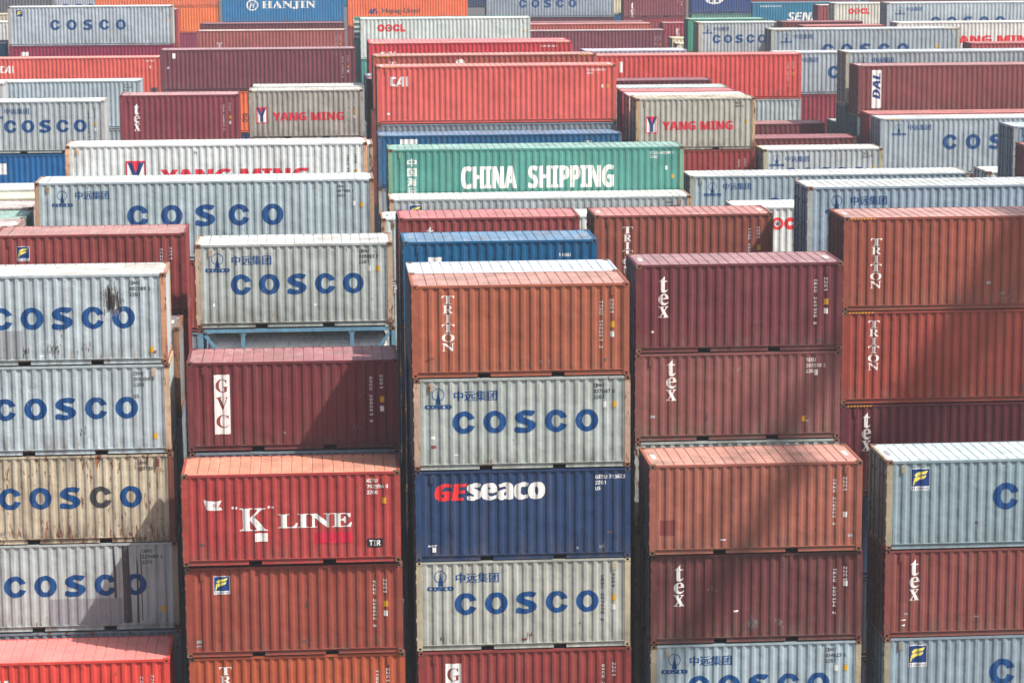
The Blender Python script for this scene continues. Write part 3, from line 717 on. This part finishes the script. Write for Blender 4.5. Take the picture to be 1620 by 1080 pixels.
C(-22.6, 131.0, -12.2, ((0, 92, 150), (92, 140, 180)), "bright blue container with a white sticker under the grey one at the left edge", [("sticker", "white", rect(6.8, H8 - 1.0, .42, .55))], L=L4, g=MD, rust=.02, dirt=.1)
C(-9.87, 133.5, -9.49, ((124, 50, 60), (190, 140, 138)), "small maroon container with white lettering left of the beige one with red lettering", tex(L2, H8, .68, .45, 1.15) + vt(L2, H8, "TEXU 248021 6"), g=MD, rust=.12)
C(-3.45, 138.8, -9.68, ((158, 152, 142), (200, 196, 184)), "beige grey container with red lettering and emblem on the left, beside the small maroon one", ymlogo(.35, H8 - .9, 1.0) + [("lettering", "red", bold(text("YANG MING", 'sans', 1.25, H8 - 1.62, 3.75, .44), .025))] + vt(L2, H8, "YMLU 281007 4"), g=MD, rust=.35, dirt=.6)
C(-3.3, 141.7, -9.68, GRL, "pale container peeping out behind the beige grey one with red lettering", g=MD, rust=.2)
# ---- second band, centre
C(3.0, 106.1, -9.87, GRN, "long sea green container with big white capitals in the centre", china(L4, H8) + rt(L4, H8, ["CCLU 432290 1", "   4262"], "white", 1.15, .8, L4 - 1.4), L=L4, g=MD, rust=.12, frame=(110, 150, 124), cast=RUSTY[0])
C(2.95, 103.6, -11.64, ((150, 156, 158), (212, 214, 204)), "long grey white roofed container with a sticker, before the sea green one", florens(.8, H8 - .25, .5) + rt(L4, H8, ["CBHU", "449236 0"], "dark"), L=L4, g=MD, rust=.35, frame=(178, 150, 122), cast=RUSTY[1])
C(3.13, 129.0, -11.3, BLU, "long blue container behind the sea green one, a white sticker on it", [("sticker", "white", rect(1.1, H8 - .5, .85, .3))] + block_serial(L4 - 1.9, H8 - .35, ["1 NBU"], "white"), L=L4, g=MD, rust=.15, frame=(70, 96, 124))
C(3.13, 129.0, -13.93, GRD, "grey container under the long blue one behind the sea green one", L=L4, g=MD, rust=.3, frame=(168, 160, 148))
C(3.20, 131.8, -8.06, ((202, 88, 79), (212, 146, 134)), "long coral red container with white capitals in the centre", cai(L4, H9) + rt(L4, H9, ["CAIU 506396 1", "   45G1"], "white", 1.0, 1.0, L4 - 1.5) + [("small_mark", "white", rect(.5, .45, .13, .1))], L=L4, H=H9, g=MD, rust=.1, dirt=.15, haz=True)
C(3.20, 131.8, -10.98, ((120, 128, 136), (150, 160, 168)), "grey container under the long coral red one in the centre", L=L4, g=MD, rust=.4)
C(3.23, 141.5, -8.06, ((158, 74, 62), (204, 154, 138)), "long brown container showing a strip behind the coral red one in the centre", [("lettering", "white", text("T", 'serif', .9, H9 - .6, .35, .25)), ("sticker", "white", disc(4.75, H9 - .45, .25, .22))], L=L4, H=H9, g=MD, rust=.25, haz=True)
C(3.32, 155.6, -8.12, ((192, 52, 60), (222, 142, 136)), "long crimson container with the tops of white capitals, behind the brown strip", cai(L4, H9) + rt(L4, H9, ["CAIU 451093 8"], "white", 0, 0, L4 - 1.9), L=L4, H=H9, g=MD, rust=.1, haz=True)
C(3.32, 158.5, -8.15, ((202, 50, 62), (236, 130, 134)), "crimson container whose roof shows just behind the long crimson one", L=L4, H=H9, g=MD)
C(2.95, 144.4, -9.5, ((90, 60, 66), (150, 100, 100)), "dark container in the narrow gap left of the long brown one", L=L4, g=MD)
C(2.9, 147.2, -9.5, ((70, 90, 110), (120, 130, 140)), "slate blue container in the narrow gap left of the long crimson one", L=L4, g=MD)
for k_ in range(2):
    C(3.1, 141.5, -10.99 - 2.61 * k_, ((120, 66, 60), (150, 100, 100)), ["brown container under the long brown one in the centre", "lowest visible brown container left of the coral red one"][k_], L=L4, g=MD)
# ---- middle right block
C(16.1, 129.6, -9.65, ((170, 167, 154), (194, 184, 160)), "weathered beige container with red lettering and emblem, top of the stack right of centre", ym20(L2, H8) + rt(L2, H8, ["YMLU", "308114"], "dark", 1.1, 0), g=MD, rust=.55, dirt=.6, frame=(184, 156, 118))
C(16.1, 129.6, -12.26, RB, "red container under the weathered beige one with red lettering", vt(L2, H8, "GESU 281123 2", yel=0, wht=0), g=MD, rust=.3)
C(16.1, 132.4, -9.7, WH, "container with a white roof directly behind the weathered beige one", g=MD)
C(16.1, 135.3, -9.7, ((160, 60, 70), (222, 126, 126)), "container with a pink roof, second behind the weathered beige one", g=MD)
C(16.1, 138.6, -9.72, ((150, 180, 170), (196, 210, 202)), "container with a pale mint roof, third behind the weathered beige one", g=MD)
C(16.1, 144.0, -9.70, MAR2, "maroon container with a dusty roof in front of the long scarlet one", g=MD, rust=.3)
C(16.05, 149.5, -8.62, ((200, 76, 70), (214, 138, 128)), "very long scarlet container right of the centre coral red one", vt(L4, H8, "CAIU 289107 4", wht=0) + [("sticker", "white", rect(1.55, H8 - 1.0, .2, .62))], L=L4, g=MD, dirt=.2, rust=.08)
C(16.05, 149.5, -11.23, ((166, 176, 176), (200, 200, 200)), "grey container under the very long scarlet one", L=L4, g=MD, rust=.2)
C(15.9, 152.4, -8.5, ((170, 176, 190), (206, 206, 218)), "container with a pale lavender roof right behind the long scarlet one", g=MD)

C(16.0, 110.0, -11.52, ((142, 158, 166), (206, 208, 204)), "long grey container with blue characters and a pale roof right of the sea green one", cosco40(L4, H8, True, .98), L=L4, g=MD, rust=.2, frame=(160, 158, 140))
C(22.39, 128.4, -12.16, ((166, 172, 174), (214, 216, 206)), "small pale grey container with a whitish roof and blue characters, right of the beige stack", cosco20(L2, H8) + rt(L2, H8, ["CBHU", "332817"], "dark", .9, 0), g=MD, rust=.3, frame=(172, 164, 128))
C(16.0, 133.6, -12.07, MAR, "long maroon container with a dusty pink roof behind the small pale grey one", L=L4, g=MD, rust=.2)
C(16.0, 142.0, -12.03, ((108, 50, 56), (168, 116, 114)), "long maroon container with its right half shaded, behind the dusty pink roof", L=L4, g=MD, rust=.25)
C(29.07, 106.3, -9.24, ((110, 132, 146), (190, 200, 206)), "blue grey container showing its doors at the right edge", cosco40(L4, H8), L=L4, g=MD, rust=.2, frame=(150, 154, 156))
C(28.95, 103.15, -9.82, ((130, 58, 58), (180, 110, 104)), "maroon container corner showing at the right edge before the blue grey doors", L=L4, g=MD, rust=.3)
C(29.0, 110.0, -11.5, WH, "cream roofed white container beside the blue grey doors at right", L=L4, g=MD, rust=.4)
C(29.07, 131.9, -10.98, ((150, 162, 168), (200, 206, 206)), "long high grey container with hazard stripes and big blue letters at right", cosco40(L4, H9, True, .85), L=L4, H=H9, g=MD, rust=.12, haz=True)
C(29.07, 131.9, -13.9, MAR, "dark red container under the long high grey one at right", L=L4, g=MD)
C(29.07, 134.6, -10.95, PINK, "container with a long pink roof behind the long high grey one at right", L=L4, H=H9, g=MD)
C(29.07, 137.6, -8.61, ((114, 56, 56), (186, 134, 130)), "long maroon container with a white panel of slanted blue letters at right", dal(L4, H8), L=L4, g=MD, rust=.15)
C(29.07, 137.6, -11.25, TGRY, "teal grey container under the maroon one with the white panel", L=L4, g=MD)
C(29.0, 140.6, -8.04, ((142, 152, 156), (192, 198, 200)), "long grey container right behind the maroon one with the white panel", cosco40(L4, H9), L=L4, H=H9, g=MD, rust=.15, frame=(176, 170, 150))
C(29.0, 140.6, -10.96, TGRY, "teal grey container under the long grey one behind the white panel", L=L4, g=MD)
C(29.07, 143.6, -12.1, TGRY, "small teal ended container with a white roof at the foot of the grey door ends", g=MD)
C(28.45, 159.2, -9.1, ((156, 164, 170), (204, 206, 208)), "long grey container with blue characters right of the long scarlet one", cosco40(L4, H8), L=L4, g=MD, rust=.15)
C(29.0, 159.2, -11.72, ((134, 46, 58), (170, 100, 100)), "crimson maroon container under the grey one right of the long scarlet one", L=L4, g=MD)
# ---- far blocks, left
C(-22.6, 158.3, -10.36, ((160, 174, 180), (210, 212, 206)), "long pale grey container, its letters mostly hidden, behind the grey one at the left edge", cosco40(L4, H9, False, .97) + rt(L4, H9, ["CBHU", "495022", "45G1"], "dark", 0, 0), L=L4, H=H9, g=MD, rust=.2)
C(-22.6, 158.3, -13.28, ((150, 160, 164), (190, 190, 190)), "grey container under the long pale grey one at left", L=L4, g=MD)
C(-22.95, 143.6, -9.5, ((170, 172, 172), (206, 208, 206)), "grey container with purple lettering cut off by the left edge", [("lettering", "purple", rect(L2 - 1.3, .7, .9, 1.2))], g=MD)
C(-22.6, 180.0, -10.2, ((208, 88, 76), (220, 144, 130)), "long coral container with white capitals at the left edge", [("lettering", "white", [[(a + .62, b) for a, b in q] for q in cai(L4, H8)[0][2]])] + [("repair_patch", "dullred", rect(5.0, .1, .6, .8)), ("dark_patch", "dark", rect(L4 - .7, .15, .4, .35))] + rt(L4, H8, ["CAIU 289"], "white", 0, .6), L=L4, g=FAR, dirt=.15, rust=.05)
C(-9.54, 164.3, -8.87, ((112, 54, 66), (176, 134, 138)), "long plum maroon container behind the small maroon one on the left", vt(L4, H8, "TEXU 414207 3") + [("sticker", "white", rect(.75, H8 - .55, .2, .32)), ("small_mark", "white", rect(.4, 1.4, .14, .12))], L=L4, g=FAR, rust=.12)
C(-9.54, 164.3, -11.5, ORG, "orange container with dark lettering under the long plum maroon one", [("lettering", "dark", text("Hapag-Lloyd", 'plain', 3.3, H8 - 1.95, 4.2, .75))], L=L4, g=FAR)
C(-9.54, 164.3, -14.12, NAVY, "navy container at the foot of the stack with the long plum maroon one", L=L4, g=FAR)
C(-22.58, 196.6, -7.34, ((164, 174, 182), (214, 212, 204)), "long grey container with spaced blue letters and a small sticker at top left", [("lettering", "blue", fat_word([3.1 + 1.21 * i for i in range(5)], H9 - .98, .76, .78))] + florens(.62, H9 - .25, .5) + rt(L4, H9, ["CBHU", "4512"], "fadedgrey", 1.0, 0), L=L4, H=H9, g=FAR, rust=.12, frame=(172, 160, 146))
C(-22.58, 196.6, -10.26, MAG, "magenta container under the long grey one at top left", [("sticker", "white", rect(.9, H8 - .72, .55, .3))], L=L4, g=FAR, dirt=.1)
C(-22.35, 199.5, -7.72, PINK, "salmon ended container just behind the long grey one at top left", L=L4, H=H9, g=FAR)
C(-35.4, 199.5, -10.2, TEAL, "teal container low at the left edge of the photo", L=L4, g=FAR)
C(-35.3, 204.0, -8.75, WH, "white container at the left edge beside the long grey one", [("lettering", "dark", rect(11.2, .9, .8, .3))], L=L4, g=FAR)
C(-35.3, 209.0, -8.35, BEI, "beige container behind the white one at the top left edge", L=L4, g=FAR)
C(-35.3, 236.0, -7.6, ((96, 98, 104), (120, 124, 130)), "dark grey container in the top left corner", L=L4, g=FAR)
C(-9.47, 215.7, -10.12, ((150, 78, 74), (206, 188, 170)), "long dull red container with a cream roof edge on the left, before the azure one", [("lettering", "white", vtext("TEX", 'serif', 1.6, H8 - 1.0, .45, .4, .05))] + vt(L4, H8, "TTNU 4410", wht=0), L=L4, g=FAR)
C(-9.50, 223.0, -9.86, MAR2, "dark maroon strip of a container behind the long dull red one", L=L4, g=FAR)
# ---- far blocks, centre and right
C(3.41, 187.1, -8.01, ((196, 204, 198), (226, 230, 224)), "long white container with small red lettering at the top centre", oocl(L4, H9, 1.2, .42, 1.12) + rt(L4, H9, [], yel=.9, wht=0), L=L4, H=H9, g=FAR, rust=.2)
C(3.45, 187.1, -10.93, GRN, "green container under the long white one with small red lettering", L=L4, g=FAR)
C(3.0, 190.0, -9.55, GRN, "green container just behind the green ones beside the plum maroon container", L=L4, g=FAR)
C(3.0, 190.0, -12.16, GRN, "second green container down the gap beside the plum maroon one", L=L4, g=FAR)
rack_bundle(3.0, 190.0, -8.1, "bundle of folded white and teal flat racks on the green container in the gap")
C(16.05, 208.0, -10.0, ((116, 56, 68), (190, 172, 164)), "long maroon container with a beige roof edge right of the small red lettering", vt(L4, H8, "TEXU 40", wht=1.9), L=L4, g=FAR)
C(16.05, 216.6, -9.85, ((176, 84, 70), (210, 150, 146)), "salmon orange container with a pink roof behind the long maroon one", L=L4, g=FAR)
C(16.05, 221.0, -9.9, MAR2, "maroon container strip below the far grey one with blue letters", L=L4, g=FAR)
C(29.07, 215.8, -9.8, ((138, 46, 60), (192, 124, 130)), "crimson container with white lettering between the maroon and the green ones", tex(L2, H8, 1.05, .4, 1.3), g=FAR)
C(29.3, 208.9, -11.15, ((206, 196, 164), (226, 216, 186)), "cream container with a cream roof low before the crimson one", g=FAR)
C(29.3, 211.8, -10.85, ((206, 196, 164), (226, 216, 186)), "cream container behind the low cream one before the crimson one", g=FAR)
C(28.95, 195.0, -8.85, ((166, 172, 174), (214, 216, 206)), "grey container with blue lettering in front of the green one at upper right", cosco20(L2, H8), g=FAR, rust=.2, frame=(190, 170, 140))
C(28.95, 200.5, -8.83, ((60, 140, 116), (150, 196, 176)), "green container behind the grey one with blue lettering at upper right", g=FAR)
C(29.07, 164.4, -7.93, ((150, 160, 166), (206, 208, 202)), "long grey container with cut off blue letters at upper right", cosco40(L4, H9, True, .95) + [("warning_label", "yellow", [[(10.6, H9 - 1.25), (10.85, H9 - 1.25), (10.72, H9 - .95)]] + rect(11.4, H9 - 1.6, .12, .3))], L=L4, H=H9, g=FAR, rust=.1, haz=True, frame=(176, 172, 150))
C(35.45, 187.3, -8.8, PINK, "container with a broad rose roof behind the long grey one at upper right", g=FAR)
C(34.9, 192.5, -8.75, MAR, "dull red container behind the broad rose roof", g=FAR)
C(42.2, 186.5, -8.59, ((212, 206, 200), (228, 222, 214)), "long cream white container with large red letters at upper right", ym40r(L4, H9), L=L4, H=H9, g=FAR)
C(43.6, 170.5, -9.25, PINK, "container with a flat rose roof at the right edge before the large red letters", L=L4, g=FAR)
C(42.2, 190.0, -7.30, ((158, 170, 176), (214, 216, 212)), "long pale grey container with half hidden blue letters in the top right corner", cosco40(L4, H9, True, 1.05), L=L4, H=H9, g=FAR)
C(42.2, 209.5, -8.05, ((204, 200, 186), (224, 224, 214)), "cream container with small red lettering at the top right", oocl(L4, H8, 1.15, .42, .98), L=L4, g=FAR)
C(42.0, 215.3, -8.42, ((138, 64, 70), (220, 214, 196)), "small maroon container with a cream roof left of the cream one with red lettering", g=FAR)
C(44.4, 262.0, -9.95, TEAL, "teal blue container with white slanted lettering at the top right", senator(L4, H9), L=L4, H=H9, g=FAR)
# back wall of the far yard
FW = [(-35.0, 290.0, -9.2, ((160, 166, 176), (190, 190, 190)), "pale grey container with blue letter feet at the top left edge", [("lettering", "blue", fat_word([6.2 + 1.35 * i for i in range(5)], 1.25, .95, .95))], L4),
      (-21.6, 264.0, -7.35, ((226, 110, 66), (230, 160, 120)), "broad orange container at the top edge, left", (), L4),
      (-21.6, 264.0, -9.96, ((232, 112, 48), (240, 170, 140)), "broad orange container under the orange one at the top left", (), L4),
      (-9.0, 264.0, -8.75, HBL, "azure container with big white capitals at the top edge", hanjin(L4, H9), L4),
      (-9.0, 264.0, -11.66, MAR2, "dark container under the azure one with white capitals", (), L4),
      (3.6, 266.0, -9.3, ((234, 106, 56), (230, 160, 120)), "orange container with dark lettering and a blue mark at the top centre", hapag(L4, H9), L4),
      (3.6, 266.0, -12.2, RB, "brownish red container under the orange one at the top centre", (), L4),
      (16.5, 248.0, -8.05, ((142, 152, 164), (180, 186, 190)), "grey container with blue letters at the top edge, right of the orange one", [("lettering", "blue", fat_word([3.1 + 1.18 * i for i in range(5)], H8 - .9, .76, .78))], L4),
      (16.5, 248.0, -10.7, MAR2, "maroon container under the far grey one with blue letters", (), L4),
      (29.75, 249.0, -8.15, ((126, 58, 68), (150, 100, 100)), "maroon container with faint white letters at the top edge", tex(L2, H8, .66, 1.2, 1.2) + vt(L2, H8, "TEXU 33"), L2),
      (29.75, 249.0, -10.78, ((140, 50, 60), (170, 110, 110)), "dark red container below the maroon one with faint white letters", (), L2),
      (38.2, 262.0, -8.4, ((30, 62, 120), (70, 90, 130)), "navy blue container with a white half round badge at the top edge", usaline(L2, H8), L2),
      (38.2, 262.0, -11.0, ((86, 130, 118), (120, 150, 140)), "green container under the navy one with the half round badge", (), L2),
      (28.95, 262.0, -8.4, ((206, 196, 160), (210, 200, 180)), "cream container glimpsed between the grey and the maroon ones at the top", (), L2),
      (28.95, 262.0, -11.0, BLU, "blue container under the glimpsed cream one at the top", (), L2),
      (43.9, 266.5, -7.9, RB, "dull red container ending behind the teal blue one", (), L4),
      (56.9, 266.5, -7.9, MAR, "maroon container cut by the top edge above the long pale grey one", (), L4),
      (69.9, 266.5, -7.9, MAR, "maroon container cut by the top edge near the right corner", (), L4),
      (-3.2, 273.0, -7.9, TEAL, "teal container end glimpsed between the azure and the orange ones at the top", (), L4),
      (13.5, 276.0, -8.2, NAVY, "navy container glimpsed between the orange and the grey ones at the top", (), L4)]
for (x_, y_, z_, p_, lb_, mk_, l_) in FW:
    C(x_, y_, z_, p_, lb_, mk_, L=l_, H=H9 if (mk_ and l_ == L4 and z_ in (-8.75, -9.3)) else H8, g=FAR, fine=False)
# ---------------------------------------------------------------- stacks down to the ground
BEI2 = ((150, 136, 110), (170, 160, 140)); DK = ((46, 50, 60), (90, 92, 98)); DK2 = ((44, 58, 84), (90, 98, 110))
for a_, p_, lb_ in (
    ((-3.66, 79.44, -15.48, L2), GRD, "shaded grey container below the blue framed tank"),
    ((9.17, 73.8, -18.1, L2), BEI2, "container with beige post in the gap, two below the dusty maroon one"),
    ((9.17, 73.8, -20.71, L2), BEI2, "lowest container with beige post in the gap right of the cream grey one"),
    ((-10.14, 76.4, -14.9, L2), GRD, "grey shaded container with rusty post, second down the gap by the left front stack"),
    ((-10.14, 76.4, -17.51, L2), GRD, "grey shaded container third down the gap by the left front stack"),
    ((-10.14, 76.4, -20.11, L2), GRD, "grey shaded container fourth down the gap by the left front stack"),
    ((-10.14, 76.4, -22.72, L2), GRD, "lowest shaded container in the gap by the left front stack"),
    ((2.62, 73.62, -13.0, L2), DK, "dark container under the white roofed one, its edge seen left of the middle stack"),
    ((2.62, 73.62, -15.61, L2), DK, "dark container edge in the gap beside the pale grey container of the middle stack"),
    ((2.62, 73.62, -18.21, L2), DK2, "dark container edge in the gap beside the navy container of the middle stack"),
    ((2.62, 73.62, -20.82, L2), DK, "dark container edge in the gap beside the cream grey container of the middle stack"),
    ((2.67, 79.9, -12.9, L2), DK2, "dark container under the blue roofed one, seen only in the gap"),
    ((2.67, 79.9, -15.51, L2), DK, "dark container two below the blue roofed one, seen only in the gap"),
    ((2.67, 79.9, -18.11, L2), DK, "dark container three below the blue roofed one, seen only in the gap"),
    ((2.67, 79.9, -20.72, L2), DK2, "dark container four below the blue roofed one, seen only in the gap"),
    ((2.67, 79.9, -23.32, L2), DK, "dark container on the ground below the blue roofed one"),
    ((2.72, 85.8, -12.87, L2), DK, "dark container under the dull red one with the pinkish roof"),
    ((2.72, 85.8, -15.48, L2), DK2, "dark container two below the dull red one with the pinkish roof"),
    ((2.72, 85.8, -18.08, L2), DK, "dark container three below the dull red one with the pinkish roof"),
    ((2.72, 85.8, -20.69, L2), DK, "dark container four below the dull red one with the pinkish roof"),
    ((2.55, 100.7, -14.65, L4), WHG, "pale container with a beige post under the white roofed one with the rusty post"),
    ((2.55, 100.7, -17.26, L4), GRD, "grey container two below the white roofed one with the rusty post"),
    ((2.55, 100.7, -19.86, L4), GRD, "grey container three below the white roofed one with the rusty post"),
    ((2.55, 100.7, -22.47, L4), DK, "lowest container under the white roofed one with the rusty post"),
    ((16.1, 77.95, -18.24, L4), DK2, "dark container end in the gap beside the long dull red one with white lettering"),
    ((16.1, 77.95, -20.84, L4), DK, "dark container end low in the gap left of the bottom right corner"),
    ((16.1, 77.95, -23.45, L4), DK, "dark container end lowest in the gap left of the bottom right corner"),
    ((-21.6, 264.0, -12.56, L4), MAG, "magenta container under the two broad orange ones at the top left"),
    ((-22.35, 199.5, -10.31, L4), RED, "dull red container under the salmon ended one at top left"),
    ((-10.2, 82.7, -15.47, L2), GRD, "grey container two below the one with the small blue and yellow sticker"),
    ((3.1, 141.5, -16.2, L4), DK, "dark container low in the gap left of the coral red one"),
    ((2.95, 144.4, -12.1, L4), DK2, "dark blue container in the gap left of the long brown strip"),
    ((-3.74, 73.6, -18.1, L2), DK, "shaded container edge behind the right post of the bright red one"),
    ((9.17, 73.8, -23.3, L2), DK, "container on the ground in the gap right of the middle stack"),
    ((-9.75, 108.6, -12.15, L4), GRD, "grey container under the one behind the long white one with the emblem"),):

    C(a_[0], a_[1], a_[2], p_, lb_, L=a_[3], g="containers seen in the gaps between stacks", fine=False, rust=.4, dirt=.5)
import os
if os.environ.get("FILLTEST"):
    for (kx, ky, kl), lst in list(STK.items()):
        x, y, z, c = min(lst, key=lambda t: t[2])
        while z > -CAMZ + 1.5:
            container(x, y, z - .014, kl, H8, c, None, (), label="FILL %g|%g|%g|%g" % (x, y, z - .014, kl), fine=False); z -= 2.605
# ---------------------------------------------------------------- unseen crane added right of and behind the viewer to shade right front stacks
def crane():
    r = bpy.data.objects.new("shade_crane", None); COL.objects.link(r); r.location = (51.3, 0, 0)
    r["label"] = "tall unseen crane added beside the viewer to shade the right front stacks"; r["category"] = "crane"
    P = paint("crane_paint", (150, 96, 60), .3, .2, 500, 'side', H=70)
    mb = MB()
    for X in (0, 7.0):
        for Y in (-22, -4):
            mb.box(X - .6, X + .6, Y - .6, Y + .6, 0, 72)
        mb.box(X - .4, X + .4, -22, -4, 20, 21.2); mb.box(X - .4, X + .4, -22, -4, 46, 47)
    for Y in (-22, -4): mb.box(0, 7, Y - .5, Y + .5, 34, 35.2); mb.box(0, 7, Y - .5, Y + .5, 68, 69.2)
    add("leg_frame", mb.mesh("leg_frame"), P, r)
    mb = MB(); mb.box(0, .4, -30, 51.6, 69.4, 70.4); mb.box(5.7, 5.95, 50.8, 58.4, 69.4, 70.6)
    y = -29.5
    while y < 51: mb.box(-1.2, 0, y, y + .15, 69.8, 70.1); y += 12.0
    mb.box(-1.35, -1.2, -30, 51.6, 69.8, 70.0); mb.box(.4, 5.7, 51, 51.3, 69.5, 70.2)
    add("boom", mb.mesh("boom"), P, r)
    mb = MB(); mb.box(3.7, 4.3, 51.6, 58.4, 68.6, 69.2); mb.box(10.2, 10.7, 51.6, 58.4, 68.6, 69.2); y = 51.6  # grating added at the boom end to half shade the tall right stack
    while y < 58.3: mb.box(4.3, 10.2, y, y + .25, 68.7, 69.0); y += .62
    add("shade_grating", mb.mesh("shade_grating"), P, r)
    mb = MB(); mb.box(.8, 5.5, -14, -6, 71, 74.5); add("machine_house", mb.mesh("machine_house"), P, r)
crane()
# ---------------------------------------------------------------- setting
def ground():
    mb = MB(); mb.poly([(-900, -60, 0), (900, -60, 0), (900, 1600, 0), (-900, 1600, 0)])
    o = bpy.data.objects.new("yard_ground", mb.mesh("yard_ground")); COL.objects.link(o); o["kind"] = "structure"
    m = bpy.data.materials.new("asphalt"); m.use_nodes = True; nt = m.node_tree; bs = nt.nodes["Principled BSDF"]; bs.inputs["Roughness"].default_value = .9
    tc = N(nt, "ShaderNodeTexCoord"); n = N(nt, "ShaderNodeTexNoise"); nt.links.new(tc.outputs["Object"], n.inputs[0]); n.inputs["Scale"].default_value = .5; n.inputs["Detail"].default_value = 8
    nt.links.new(mixc(nt, n.outputs["Fac"], lin((52, 50, 50)), lin((84, 80, 78))), bs.inputs["Base Color"]); o.data.materials.append(m)
ground()
def haze():
    mb = MB(); mb.box(-120, 150, -8, 420, -1, 27.5)
    o = bpy.data.objects.new("haze", mb.mesh("haze")); COL.objects.link(o); o["kind"] = "stuff"
    m = bpy.data.materials.new("haze"); m.use_nodes = True; nt = m.node_tree; nt.nodes.clear()
    out = N(nt, "ShaderNodeOutputMaterial"); v = N(nt, "ShaderNodeVolumePrincipled"); v.inputs["Density"].default_value = HAZE; v.inputs["Color"].default_value = (.93, .95, 1, 1); v.inputs["Anisotropy"].default_value = .3
    nt.links.new(v.outputs[0], out.inputs["Volume"]); o.data.materials.append(m)
haze()
